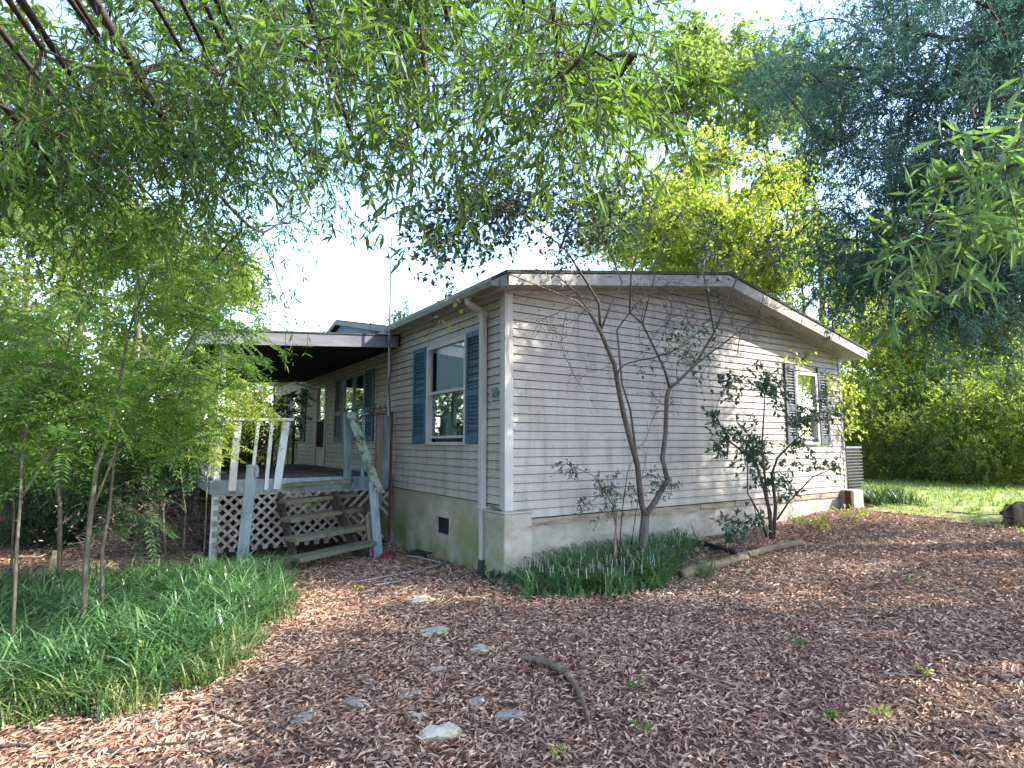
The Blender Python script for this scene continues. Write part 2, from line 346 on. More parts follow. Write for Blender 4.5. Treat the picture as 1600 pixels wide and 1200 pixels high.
def lawn_edge(y): return 7.75 + 0.25 * np.sin(y * 1.9) + 0.15 * np.sin(y * 4.3 + 1) + np.where(y < 0, 0.42 * np.maximum(y, -4.5), 0)
lx = np.arange(5.4, 60, 0.3); ly = np.arange(-14, 30, 0.35)
tag(terrain('lawn', lx, ly, 0.012, M['lawnsoil'], lambda c: c[:, 0] > lawn_edge(c[:, 1]) + 0.1), kind='structure', label='sunny grass clearing beyond the house')

# ------------------------------------------------------------------ the house
W, LEN = 7.40, 13.4
EXP = 0.1016
home = empty('mobile_home', (0, 0, 0), 'single storey grey mobile home with peeling vinyl siding and blue shutters', 'house')
EL, RIDGE, ER = (-0.20, 3.50), (3.72, 4.11), (7.66, 3.31)
def under(x):
    x = np.asarray(x, float)
    l = 3.35 + (x - EL[0]) * (3.92 - 3.35) / (RIDGE[0] - EL[0]); r = 3.92 + (x - RIDGE[0]) * (3.14 - 3.92) / (ER[0] - RIDGE[0])
    return np.where(x < RIDGE[0], l, r)

def wbox(g, wall, u0, u1, d0, d1, z0, z1, mi=0):
    return g.box(-d1, -d0, u0, u1, z0, z1, mi) if wall == 's' else g.box(u0, u1, -d1, -d0, z0, z1, mi)
def wpt(wall, u, d, z): return (-d, u, z) if wall == 's' else (u, -d, z)

# openings (u0,u1,z0,z1)
open_s = {'near': (0.94, 2.14, 1.57, 2.98), 'twin': (4.95, 6.35, 1.60, 2.92), 'door': (7.62, 8.46, 1.06, 2.92), 'far': (9.95, 11.2, 1.60, 2.92)}
open_g = {'end': (5.92, 6.56, 1.57, 2.80)}
def wall_panel(g, wall, u0, u1, z0, z1, ops, d0=-0.12, d1=0.0):
    cuts = sorted(ops, key=lambda o: o[0]); u = u0
    for (a, b, c, d) in cuts:
        if a > u: wbox(g, wall, u, a, d0, d1, z0, z1)
        wbox(g, wall, a, b, d0, d1, z0, c); wbox(g, wall, a, b, d0, d1, d, z1); u = b
    wbox(g, wall, u, u1, d0, d1, z0, z1)
def siding_board(wall, parent, ua0, ua1, ub0, ub1, z, e=EXP):
    # ua: ends at the lower edge, ub: ends at the upper edge
    w = random.uniform(-0.0012, 0.0012); V = []
    z += 0.0065; e -= 0.0065  # gap bares the dark backing, standing in for the shadow under each lap
    for (ul, uu) in ((ua0, ub0), (ua1, ub1)):
        V += [wpt(wall, ul, 0.002, z), wpt(wall, ul, 0.019 + w, z), wpt(wall, ul + 0.4 * (uu - ul), 0.0155 + w, z + e * 0.40), wpt(wall, uu, 0.004, z + e - 0.001), wpt(wall, uu, 0.002, z + e - 0.001)]
    fl = [(0, 5, 6, 1), (1, 6, 7, 2), (2, 7, 8, 3), (3, 8, 9, 4)]
    if wall == 's': fl = [t[::-1] for t in fl]
    g = Geo(); g.add(V, fl); g.f.append(([(0, 1, 2, 3, 4), (9, 8, 7, 6, 5)], 0))
    return place('siding_board', g, M['siding'], parent)

random.seed(3)
SB, GB = 0.86, 0.70
g = Geo(); wall_panel(g, 's', 0.0, LEN, 0.853, 3.45, list(open_s.values()))
side_wall = place('side_wall', g, M['dark'], home)
n_s = int((3.42 - SB) / EXP) + 1
for i in range(n_s):
    z = SB + i * EXP; segs = [(0.09, LEN)]
    for (a, b, c, d) in open_s.values():
        if z + EXP * 0.5 > c and z + EXP * 0.5 < d:
            nsg = []
            for (p, q) in segs:
                if a > p and b < q: nsg += [(p, a), (b, q)]
                else: nsg.append((p, q))
            segs = nsg
    for (p, q) in segs: siding_board('s', side_wall, p, q, p, q, z)
g = Geo(); wall_panel(g, 'g', 0.13, W, 0.62, 3.10, list(open_g.values()))
g.prism([(0.13, 3.10), (W, 3.10), (W, float(under(W)) + 0.06), (RIDGE[0], 3.98), (0.13, float(under(0.13)) + 0.06)], 'y', 0.0, 0.12)
gable_wall = place('gable_wall', g, M['dark'], home)
def rake_x(z):
    # horizontal limits of the wall at height z under the roof
    xl = 0.095 if z < under(0.095) else EL[0] + (z - 3.35) * (RIDGE[0] - EL[0]) / (3.92 - 3.35)
    xr = W - 0.075 if z < under(W - 0.075) else RIDGE[0] + (z - 3.92) * (ER[0] - RIDGE[0]) / (3.14 - 3.92)
    return max(0.095, xl), min(W - 0.075, xr)
z = GB
while z < 3.90:
    e = min(EXP, 3.915 - z)
    a0, a1 = rake_x(z); b0, b1 = rake_x(z + e)
    segs = [(a0, a1, b0, b1)]
    o = open_g['end']
    if o[2] < z + e * 0.5 < o[3]: segs = [(a0, o[0], b0, o[0]), (o[1], a1, o[1], b1)]
    for q in segs:
        if q[1] - q[0] > 2.6 and random.random() < .8:
            xm = q[0] + (q[1] - q[0]) * random.choice((.3, .36, .5, .62, .68)); siding_board('g', gable_wall, q[0], xm - .002, q[2], xm - .002, z, e); siding_board('g', gable_wall, xm + .002, q[1], xm + .002, q[3], z, e)
        elif q[1] - q[0] > 0.05: siding_board('g', gable_wall, *q, z, e)
    z += EXP
# rear and far walls, floor
g = Geo(); g.box(W - 0.12, W, 0.12, LEN, 0.62, 3.2); g.box(0.0, W, LEN, LEN + 0.12, 0.62, 3.3)
place('rear_wall', g, M['siding'], home)
place('floor', Geo().box(0.12, W - 0.12, 0.12, LEN, 0.78, 0.86), M['dark'], home)
place('ceiling_board', Geo().box(0.12, W - 0.12, 0.12, LEN, 3.16, 3.20), M['room'], home)
# interior partition; the pale band on it stands in for a window reflection
place('interior_wall', Geo().box(0.12, 3.4, 2.9, 2.98, 0.86, 3.16), M['room'], home)
place('reflection_band', Geo().box(0.12, 3.4, 2.87, 2.897, 2.80, 3.02), M['reflband'], home)  # pale band imitates the porch fascia mirrored in the pane
place('interior_wall', Geo().box(3.4, 3.48, 0.12, 2.98, 0.86, 3.16), M['room'], home)
# corner trims
def trim(wall, u0, u1, z0, z1, d=0.024, name='corner_trim'): return place(name, wbox(Geo(), wall, u0, u1, 0.0, d, z0, z1), M['trim'], home, bevel=0.003)
place('corner_trim', Geo().box(-0.026, 0.0, -0.026, 0.085, 0.80, 3.385), M['trim'], home, bevel=0.003)
place('corner_trim', Geo().box(0.0005, 0.09, -0.027, 0.0, 0.80, 3.395), M['trim'], home, bevel=0.003)
place('corner_trim', Geo().box(W - 0.07, W + 0.01, -0.026, 0.0, 0.72, 3.21), M['trim'], home, bevel=0.003)
# frieze strips under the soffit along the gable
g = Geo()
for (xa, xb) in ((0.02, RIDGE[0]), (RIDGE[0], W)):
    za, zb = float(under(xa)) - 0.02, float(under(xb)) - 0.02
    g.board((xa, -0.022, za), (xb, -0.022, zb), 0.03, 0.035, (0, 0, 1))
place('frieze_strip', g, M['trim'], home)
place('frieze_strip', Geo().box(-0.03, -0.002, 0.09, LEN, 3.33, 3.37), M['trim'], home)
# foundation
fs = Geo(); vent = (1.43, 1.86, 0.33, 0.56)
wall_panel(fs, 's', 0.0, LEN, -0.5, 0.852, [vent], -0.16, -0.006)
found = place('foundation', fs, M['foundation'], home)
g = Geo(); g.box(0.17, W, 0.008, 0.16, -0.3, 0.61); place('foundation', g, M['foundation'], home)
g = Geo()
for i in range(9):
    x0 = 0.2 + i * 0.79; g.box(x0, x0 + 0.79 - random.uniform(0.004, 0.03), -0.012 - random.uniform(0, .006), 0.06, 0.615 + random.uniform(-0.012, .004), 0.69)
place('rotted_sill_board', g, M['brick'], home)
g = Geo(); g.box(0.06, 0.16, 1.36, 1.93, 0.27, 0.62); place('vent_backing', g, M['dark'], home)  # dark sheet stands in for the shade inside the vent opening
g = Geo(); g.box(0.0, 0.05, 1.405, 1.428, 0.32, 0.57); g.box(-0.004, 0.01, 1.385, 1.405, 0.33, 0.56)
place('vent_flap', g, M['trim'], home)
# concrete piers at both corners
def pier(x0, x1, y0, y1, z0, z1):
    g = Geo(); g.box(x0, x1, y0, y1, z0, z1); return place('corner_pier', g, M['foundation'], home, bevel=0.012)
pier(-0.085, 0.30, -0.11, 0.33, -0.3, 0.775)
pier(7.17, 7.52, -0.24, 0.2, 0.1, 0.735)
place('pier_cap', Geo().box(-0.092, 0.31, -0.118, 0.34, 0.776, 0.798), M['foundation'], home, bevel=0.006)
tag(place('pier_post', Geo().box(7.09, 7.16, -0.24, -0.13, 0.2, 0.73), M['rust'], home), 'dark brown wooden post against the pier')
# roof
RY0, RY1 = -0.36, LEN + 0.36
roof = place('roof', Geo().prism([(EL[0], 3.33), (EL[0], EL[1] - 0.03), (RIDGE[0], RIDGE[1] - 0.03), (ER[0], ER[1] - 0.03), (ER[0], 3.13), (W, float(under(W))), (RIDGE[0], 3.92), (0, float(under(0)))][::-1], 'y', RY0, RY1), M['soffit'], home)
place('shingles', Geo().prism([(EL[0] - 0.03, EL[1] - 0.033), (EL[0] - 0.03, EL[1] + 0.004), (RIDGE[0], RIDGE[1] + 0.012), (ER[0] + 0.03, ER[1] + 0.004), (ER[0] + 0.03, ER[1] - 0.033), (RIDGE[0], RIDGE[1] - 0.026)][::-1], 'y', RY0 - 0.035, RY1 + 0.03), M['shingle'], roof)
def sloped(xa, za0, za1, xb, zb0, zb1, y0, y1): return Geo().prism([(xa, za0), (xa, za1), (xb, zb1), (xb, zb0)][::-1], 'y', y0, y1)
place('fascia', sloped(EL[0], 3.335, 3.462, RIDGE[0], 3.905, 4.075, RY0 - 0.022, RY0 - 0.001), M['fascia'], roof)
place('fascia', sloped(RIDGE[0], 3.905, 4.075, ER[0] + 0.01, 3.12, 3.272, RY0 - 0.022, RY0 - 0.001), M['fascia'], roof)
place('fascia', Geo().box(EL[0] - 0.02, EL[0] - 0.001, RY0, RY1, 3.33, 3.463), M['fascia'], roof)
# gutter and downspout on the porch side
gp = [(-0.345, 3.44), (-0.345, 3.40), (-0.325, 3.345), (-0.222, 3.345), (-0.222, 3.44), (-0.230, 3.44), (-0.230, 3.353), (-0.320, 3.353), (-0.337, 3.402), (-0.337, 3.44)]
place('gutter', Geo().prism(gp, 'y', -0.22, 3.15), M['fascia'], home)
ds = Geo(); ds.box(-0.098, -0.024, 0.385, 0.475, 0.81, 3.19)
down = place('downspout', ds, M['trim'], home, bevel=0.008)
place('elbow', Geo().tube([(-0.28, 0.43, 3.345), (-0.275, 0.43, 3.29), (-0.20, 0.43, 3.25), (-0.10, 0.43, 3.215), (-0.06, 0.43, 3.16)], 0.045, 8), M['trim'], down)
place('elbow', Geo().box(-0.108, -0.018, 0.375, 0.485, 3.13, 3.20), M['trim'], down)
place('lower_pipe', Geo().box(-0.092, -0.028, 0.392, 0.462, 0.17, 0.808), M['trim'], down, bevel=0.006)
place('pipe_strap', Geo().box(-0.102, 0.0, 0.36, 0.50, 0.80, 0.822), M['trim'], down)
tag(place('drain_boot', Geo().tube([(-0.07, 0.42, -0.03), (-0.06, 0.425, 0.10), (-0.06, 0.427, 0.20)], [0.058, 0.055, 0.048], 8), M['black'], down), 'black rubber boot at the foot of the pipe')
g = Geo(); g.box(-0.05, -0.017, 0.14, 0.25, 2.13, 2.24); g.tube([(-0.05, 0.2, 2.2), (-0.09, 0.2, 2.15), (-0.10, 0.19, 2.08), (-0.07, 0.18, 2.05)], 0.012, 6)
place('lamp_bracket', g, M['metal'], home)
g = Geo(); g.tube([(-0.03, 0.28, 0.84), (-0.05, 0.2, 0.83), (-0.06, 0.12, 0.815), (-0.05, 0.0, 0.812)], 0.006, 5); place('loose_cable', g, M['black'], home)

def louvred_shutter(wall, u0, u1, z0, z1, mat, d=0.045):
    fr = 0.055; mid = z0 + (z1 - z0) * 0.445
    g = Geo()
    wbox(g, wall, u0, u0 + fr, 0.012, d, z0, z1); wbox(g, wall, u1 - fr, u1, 0.012, d, z0, z1)
    for (a, b) in ((z0, z0 + 0.105), (mid - 0.04, mid + 0.04), (z1 - 0.075, z1)):
        wbox(g, wall, u0 + fr, u1 - fr, 0.012, d - 0.002, a, b)
    wbox(g, wall, u0 + fr, u1 - fr, 0.004, 0.018, z0 + 0.1, z1 - 0.07)
    sh = place('shutter', g, mat, home, bevel=0.002)
    zs = []
    for (a, b) in ((z0 + 0.105, mid - 0.04), (mid + 0.04, z1 - 0.075)):
        k = int((b - a) / 0.046); zs += [a + (i + 0.5) * (b - a) / k for i in range(k)]
    me = None
    for zz in zs:
        if me is None:
            V = [wpt(wall, u, dd, h) for u in (u0 + fr, u1 - fr) for (dd, h) in ((0.019, 0.010), (0.043, -0.014), (0.0445, -0.010), (0.021, 0.016))]
            gg = Geo(); gg.add(V, [(0, 1, 5, 4), (1, 2, 6, 5), (2, 3, 7, 6), (3, 0, 4, 7)])
            me = gg.mesh('louvre_slat', mat)
        o = place('louvre_slat', me, None, sh); o.location = (0, 0, zz)
    return sh

def window(wall, u0, u1, z0, z1, mullions=1, gl='glass', frame='trim', lower_dark=False, rail=0.5, d=0.034):
    g = Geo(); w = 0.045
    wbox(g, wall, u0 - 0.02, u0 + w, -0.05, d, z0 - 0.02, z1 + 0.02); wbox(g, wall, u1 - w, u1 + 0.02, -0.05, d, z0 - 0.02, z1 + 0.02)
    wbox(g, wall, u0 + w, u1 - w, -0.05, d - 0.001, z1 - 0.04, z1 + 0.02); wbox(g, wall, u0 + w, u1 - w, -0.05, d + 0.012, z0 - 0.02, z0 + 0.022)
    win = place('window_frame', g, M[frame], home, bevel=0.003)
    k = mullions; zr = z0 + (z1 - z0) * rail; iw = (u1 - u0 - 2 * w) / k
    for i in range(k):
        a = u0 + w + i * iw; b = a + iw
        if i: place('mullion', wbox(Geo(), wall, a - 0.025, a + 0.025, -0.05, d - 0.004, z0 + 0.022, z1 - 0.04), M[frame], win); a += 0.025
        if i < k - 1: b -= 0.025
        s1 = Geo(); wbox(s1, wall, a, b, -0.02, 0.012, zr - 0.02, zr + 0.02); wbox(s1, wall, a, a + 0.022, -0.02, 0.008, zr + 0.02, z1 - 0.04); wbox(s1, wall, b - 0.022, b, -0.02, 0.008, zr + 0.02, z1 - 0.04)
        place('upper_sash', s1, M[frame], win)
        s2 = Geo(); zb = z0 + 0.075; wbox(s2, wall, a, a + 0.02, -0.045, -0.022, zb, zr - 0.021); wbox(s2, wall, b - 0.02, b, -0.045, -0.022, zb, zr - 0.021); wbox(s2, wall, a + 0.02, b - 0.02, -0.045, -0.02, zb, zb + 0.035)
        place('lower_sash', s2, M[frame], win)
        place('pane', wbox(Geo(), wall, a + 0.022, b - 0.022, -0.008, -0.003, zr + 0.02, z1 - 0.04), M[gl], win)
        place('pane', wbox(Geo(), wall, a + 0.02, b - 0.02, -0.036, -0.031, zb + 0.035, zr - 0.021), M[gl], win)
    return win
ow = open_s['near']; wnear = window('s', *ow, 1, 'glass', rail=0.515)
tag(place('window_blind', Geo().box(0.05, 0.056, 0.97, 1.97, 2.30, 2.97), M['room'], wnear), 'grey green blind behind the upper pane')
louvred_shutter('s', 2.165, 2.625, 1.575, 3.01, M['shutter']); louvred_shutter('s', 0.49, 0.915, 1.575, 3.01, M['shutter'])
ow = open_s['twin']; window('s', *ow, 2, 'glass2', 'bluewood')
louvred_shutter('s', 6.38, 6.85, 1.60, 2.94, M['shutter']); louvred_shutter('s', 4.42, 4.92, 1.60, 2.94, M['shutter'])
ow = open_s['far']; window('s', *ow, 1, 'glass2'); louvred_shutter('s', 9.45, 9.92, 1.60, 2.94, M['shutter']); louvred_shutter('s', 11.23, 11.7, 1.60, 2.94, M['shutter'])
ow = open_g['end']; wend = window('g', *ow, 1, 'glass2', rail=0.5)
louvred_shutter('g', 5.58, 5.89, 1.555, 2.92, M['backlit_shutter']); louvred_shutter('g', 6.59, 6.90, 1.555, 2.92, M['backlit_shutter'])
tag(place('window_blind', Geo().box(5.93, 6.55, 0.07, 0.075, 1.58, 2.2), M['blind'], wend), 'pale cloth behind the lower pane')
# door under the porch
du0, du1, dz0, dz1 = open_s['door']
g = Geo(); wbox(g, 's', du0 - 0.03, du0 + 0.05, -0.08, 0.036, dz0, dz1 + 0.02); wbox(g, 's', du1 - 0.05, du1 + 0.03, -0.08, 0.036, dz0, dz1 + 0.02); wbox(g, 's', du0 + 0.05, du1 - 0.05, -0.08, 0.034, dz1 - 0.04, dz1 + 0.02)
door = place('storm_door', g, M['trim'], home, bevel=0.003)
place('kick_panel', wbox(Geo(), 's', du0 + 0.05, du1 - 0.05, -0.03, 0.0, dz0, dz0 + 0.42), M['blind'], door)
place('dark_panel', wbox(Geo(), 's', du0 + 0.05, du1 - 0.05, -0.03, -0.004, dz0 + 0.42, dz0 + 1.02), M['dark'], door)
place('door_rail', wbox(Geo(), 's', du0 + 0.05, du1 - 0.05, -0.03, 0.004, dz0 + 1.02, dz0 + 1.07), M['trim'], door)
place('pane', wbox(Geo(), 's', du0 + 0.05, du1 - 0.05, -0.02, -0.012, dz0 + 1.07, dz1 - 0.04), M['glass2'], door)
place('door_handle', wbox(Geo(), 's', du0 + 0.07, du0 + 0.09, 0.004, 0.05, dz0 + 0.96, dz0 + 1.08), M['black'], door)
# gabled dormer above the porch roof
dy, dzp, dx0 = 6.3, 4.10, -0.22
def dzl(y): return dzp - 0.215 * abs(y - dy)
g = Geo().prism([(3.5, 3.42), (9.1, 3.42), (9.1, dzl(9.1) - 0.05), (dy, dzp - 0.06), (3.5, dzl(3.5) - 0.05)], 'x', dx0 + 0.1, 2.8)
dor = place('dormer', g, M['dormer'], home)
for s_ in (-1, 1):
    ye = dy + s_ * 3.0
    place('dormer_roof', Geo().prism([(dy, dzp - 0.02), (ye, dzl(ye) - 0.02), (ye, dzl(ye) + 0.05), (dy, dzp + 0.05)][::s_], 'x', dx0, 3.4), M['shingle'], dor)
    place('dormer_fascia', Geo().prism([(dy, dzp - 0.06), (ye, dzl(ye) - 0.06), (ye, dzl(ye) + 0.03), (dy, dzp + 0.03)][::s_], 'x', dx0 - 0.02, dx0 - 0.001), M['fascia'], dor)

# ------------------------------------------------------------------ the porch
PY, PX, DZ, PEND = 3.46, -2.66, 1.05, 9.5
porch = empty('porch', (PX / 2, PY, 0), 'covered wooden porch on lattice skirting along the house wall', 'porch')
def zr(x): return 3.33 + 0.07 * x
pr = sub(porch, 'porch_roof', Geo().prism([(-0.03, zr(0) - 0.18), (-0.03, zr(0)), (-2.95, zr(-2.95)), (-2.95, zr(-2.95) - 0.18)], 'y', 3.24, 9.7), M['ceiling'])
sub(pr, 'shingles', Geo().prism([(-0.035, zr(0) + 0.002), (-0.035, zr(0) + 0.025), (-3.0, zr(-3.0) + 0.025), (-3.0, zr(-3.0) + 0.002)], 'y', 3.19, 9.75), M['shingle'])
sub(pr, 'fascia', Geo().prism([(-0.06, zr(0) - 0.19), (-0.06, zr(0) - 0.003), (-2.97, zr(-2.97) - 0.003), (-2.97, zr(-2.97) - 0.19)], 'y', 3.205, 3.235), M['greypaint'])
sub(pr, 'fascia', Geo().box(-2.985, -2.953, 3.206, 9.7, zr(-2.97) - 0.19, zr(-2.97) - 0.006), M['greypaint'])
n = 0; y = PY + 0.02
while y < PEND:
    sub(porch, 'deck_plank', Geo().box(PX + 0.01, -0.035, y, y + 0.134, DZ - 0.035 + random.uniform(-.003, .003), DZ + random.uniform(-.003, .002)), M['deck']); y += 0.140
sub(porch, 'rim_board', Geo().box(PX, -0.86, PY - 0.022, PY + 0.018, 0.86, DZ + 0.005), M['bluewood'], bevel=0.004)
sub(porch, 'rim_board', Geo().box(-0.855, -0.03, PY - 0.025, PY + 0.016, 0.855, DZ), M['bluewood'], bevel=0.004)
sub(porch, 'rim_board', Geo().box(PX - 0.035, PX, PY - 0.02, PEND, 0.86, DZ), M['bluewood'], bevel=0.004)
for (x, yv) in ((PX + 0.05, PY + 0.07), (PX + 0.05, 6.5), (PX + 0.05, PEND - 0.08)):
    sub(porch, 'porch_post', Geo().box(x - 0.045, x + 0.045, yv - 0.045, yv + 0.045, -0.1, zr(x) - 0.18), M['whitewood'], bevel=0.005)
def stick(name, p, q, w, t, mat, up=(0, -1, 0), root=None): return sub(root or porch, name, Geo().board(p, q, w, t, up), M[mat], bevel=0.004)
yb = PY - 0.03
# balusters, one broader and leaning
for (xa, xb, w) in ((-2.42, -2.38, 0.10), (-2.17, -2.11, 0.045), (-1.97, -1.92, 0.05), (-1.82, -1.72, 0.105)):
    stick('baluster', (xa, yb, 0.90), (xb, yb, 1.90), w, 0.04, 'whitewood')
stick('top_rail', (PX + 0.10, yb, 1.915), (-1.62, yb, 1.93), 0.09, 0.04, 'whitewood', (0, 0, 1))
stick('far_rail', (PX + 0.05, PEND - 0.1, 1.98), (-0.1, PEND - 0.1, 1.98), 0.06, 0.05, 'darkbark', (0, 0, 1))
for k in range(5):
    stick('far_baluster', (PX + 0.35 + k * 0.5, PEND - 0.1, DZ), (PX + 0.35 + k * 0.5, PEND - 0.1, 1.95), 0.06, 0.04, 'darkbark')
for k in range(12):
    stick('side_baluster', (PX + 0.04, PY + 0.5 + k * 0.46, DZ), (PX + 0.04, PY + 0.5 + k * 0.46, 1.93), 0.04, 0.035, 'whitewood', (1, 0, 0))
stick('side_rail', (PX + 0.04, PY + 0.12, 1.95), (PX + 0.04, PEND - 0.12, 1.95), 0.09, 0.04, 'whitewood', (0, 0, 1))
# posts beside the steps
stick('rail_post', (-0.78, yb - 0.02, 0.98), (-0.815, yb - 0.02, 2.06), 0.10, 0.09, 'bluewood')
stick('cross_rail', (-0.77, yb - 0.0, 2.04), (-0.45, yb - 0.0, 2.05), 0.05, 0.04, 'bluewood', (0, 0, 1))
stick('rail_post', (-0.53, yb + 0.02, 1.055), (-0.535, yb + 0.02, 2.02), 0.05, 0.04, 'bluewood')
stick('rail_post', (-0.17, yb - 0.01, 0.9), (-0.17, yb - 0.01, 2.02), 0.13, 0.04, 'bluewood')
tag(stick('gate_post', (-0.37, yb - 0.26, 0.55), (-0.345, yb - 0.22, 2.03), 0.105, 0.09, 'oldwood'), 'weathered grey brown post without paint')
tag(stick('red_strip', (-0.085, yb - 0.04, 0.0), (-0.075, yb - 0.04, 2.1), 0.035, 0.03, 'redpost'), 'thin dark red strip beside the wall')
# lattice skirting: every lath is a piece
lat = sub(porch, 'lattice_panel', Geo().box(PX + 0.02, -0.1, PY - 0.012, PY + 0.012, 0.83, 0.858), M['lattice'])
x0, x1, z0, z1 = PX + 0.03, -0.04, 0.06, 0.855
rng = random.Random(5)
def lath(xs_, sgn, layer):
    # 45 degree strip starting at x = xs_ on the bottom edge, clipped to the panel
    pts = []
    a, b = xs_, xs_ + sgn * (z1 - z0)
    za, zb = z0, z1
    if sgn > 0:
        if a < x0: za = z0 + (x0 - a); a = x0
        if b > x1: zb = z1 - (b - x1); b = x1
    else:
        if a > x1: za = z0 + (a - x1); a = x1
        if b < x0: zb = z1 - (x0 - b); b = x0
    if zb - za < 0.05: return
    xm = (a + b) / 2
    if -1.6 < xm < -1.0 and sgn < 0 and rng.random() < 0.30: return
    if xm > -0.95:
        if rng.random() < 0.28: return
        if rng.random() < 0.35:
            f_ = rng.uniform(0.35, 0.75); b = a + (b - a) * f_; zb = za + (zb - za) * f_
    yy = PY - 0.004 - layer * 0.009
    sub(lat, 'lattice_lath', Geo().board((a, yy, za), (b, yy, zb), 0.040, 0.008, (0, 1, 0)), M['lattice'])
k = x0 - 0.8
while k < x1 + 0.8:
    lath(k, 1, 1); lath(k + 0.06, -1, 0); k += 0.146

# steps
st = [((445, 760, .95), (546, 754, 1.0)), ((451, 787, .73), (558, 774, .78)), ((458, 815, .52), (566, 797, .57)), ((465, 846, .31), (579, 825, .36)), ((472, 877, .10), (587, 851, .155))]
def on_z(px, py, z):
    d = ray(px, py); return CAM + d * ((z - CAM[2]) / d[2])
ends = [(on_z(*a), on_z(*b)) for a, b in st]
steps = empty('porch_steps', tuple((ends[4][0] + ends[4][1]) / 2 * np.array([1, 1, 0])), 'five crooked mossy wooden treads climbing to the porch', 'steps')
for (a, b) in ends:
    ax = vnorm(b - a); back = vnorm(np.cross(np.array([0, 0, 1.0]), ax))
    c0 = a + back * 0.125 + np.array([0, 0, 0.01]); c1 = b + back * 0.125 + np.array([0, 0, 0.01])
    sub(steps, 'tread', Geo().board(c0 - ax * 0.03 + back * .01, c1 + ax * 0.02 + back * .01, 0.28, 0.056, (0, 0, 1)), M['step'], bevel=0.006)
for s_ in (0, 1):
    lo = ends[4][s_].copy(); hi = ends[0][s_].copy(); ax = vnorm(ends[4][1] - ends[4][0]); back = vnorm(np.cross(np.array([0, 0, 1.0]), ax))
    off = ax * (0.03 if s_ == 0 else -0.06)
    p = lo + back * (0.10 + .16 * s_) + off - np.array([0, 0, 0.24]); q = hi + back * (0.20 + .1 * s_) + off - np.array([0, 0, 0.20])
    q = p + (q - p) * 1.02
    sub(steps, 'stringer', Geo().board(p, q, 0.045, 0.22, (0, -0.4, 1)), M['darkbark'], bevel=0.005)
# newel boards and the fallen hand rail
pn = at_ground(592, 872); top = on_side(578, 768, pn[0] - 0.02)
nw = empty('newel_post', tuple(pn), 'upright worn blue board at the right foot of the steps', 'post')
sub(nw, 'post_board', Geo().board(pn - (0, 0, .1), (pn[0] - 0.10, pn[1] + 0.05, 1.02), 0.125, 0.04, (0, -1, 0)), M['bluewood'], bevel=0.004)
sub(nw, 'post_block', Geo().board((pn[0] - 0.06, pn[1] + 0.09, -.05), (pn[0] - 0.13, pn[1] + 0.13, 0.55), 0.09, 0.06, (0, -1, 0)), M['oldwood'], bevel=0.004)
hr = empty('hand_rail', (-0.8, 3.3, 2.0), 'mossy flaking board sloping from the porch post down to the newel', 'hand rail')
sub(hr, 'rail_board', Geo().board((-0.80, yb - 0.12, 2.06), (pn[0] - 0.02, pn[1] - 0.02, 0.86), 0.145, 0.045, (0.3, -0.75, 0.6)), M['rail'], bevel=0.006)
pl = on_gable(377, 880, 2.95); pt = on_gable(394, 726, 2.95)
lp = empty('newel_post', (pl[0], pl[1], 0), 'pale blue board standing in grass before the lattice, left of the steps', 'post')
sub(lp, 'post_board', Geo().board((pl[0], 2.95, -0.1), (pt[0], 2.95, pt[2]), 0.14, 0.045, (0, -1, 0)), M['bluewood'], bevel=0.004)
sub(lp, 'notch_block', Geo().board((pt[0] + 0.055, 2.92, pt[2] - 0.17), (pt[0] + 0.06, 2.92, pt[2] - 0.03), 0.05, 0.02, (0, -1, 0)), M['metal'])
# mast and wire on the brown post
ms = empty('antenna_mast', (-0.36, 3.13, 2.0), 'thin tall metal mast rising past the porch roof edge', 'mast')
sub(ms, 'mast_pole', Geo().tube([(-0.30, 2.95, 2.0), (-0.315, 2.93, 2.6), (-0.325, 2.92, 3.4), (-0.33, 2.9, 4.85)], [0.026, 0.022, 0.018, 0.014], 7), M['metal'])
sub(ms, 'mast_cable', Geo().tube([(-0.27, 2.93, 2.0), (-0.34, 2.9, 2.5), (-0.29, 2.9, 2.75), (-0.34, 2.9, 3.15), (-0.31, 2.9, 3.4)], 0.008, 5), M['black'])
wr = empty('wire_basket', (-0.37, 3.22, 2.03), 'tangled rusty wire basket sitting on the brown post top', 'basket')
g = Geo()
for zz, rr in ((2.03, 0.13), (2.07, 0.16), (2.13, 0.15)):
    a = np.linspace(0, 2 * math.pi, 17); g.tube(np.stack([-0.36 + rr * np.cos(a), 3.22 + rr * np.sin(a), zz + 0.015 * np.sin(3 * a)], -1), 0.006, 4, False)
for k in range(9):
    a = k * 0.7; g.tube([(-0.36 + .13 * math.cos(a), 3.22 + .13 * math.sin(a), 2.03), (-0.36 + .16 * math.cos(a + .2), 3.22 + .16 * math.sin(a + .2), 2.08), (-0.36 + .10 * math.cos(a + .5), 3.22 + .1 * math.sin(a + .5), 2.20)], 0.005, 4, False)
sub(wr, 'wire', g, M['rust'])

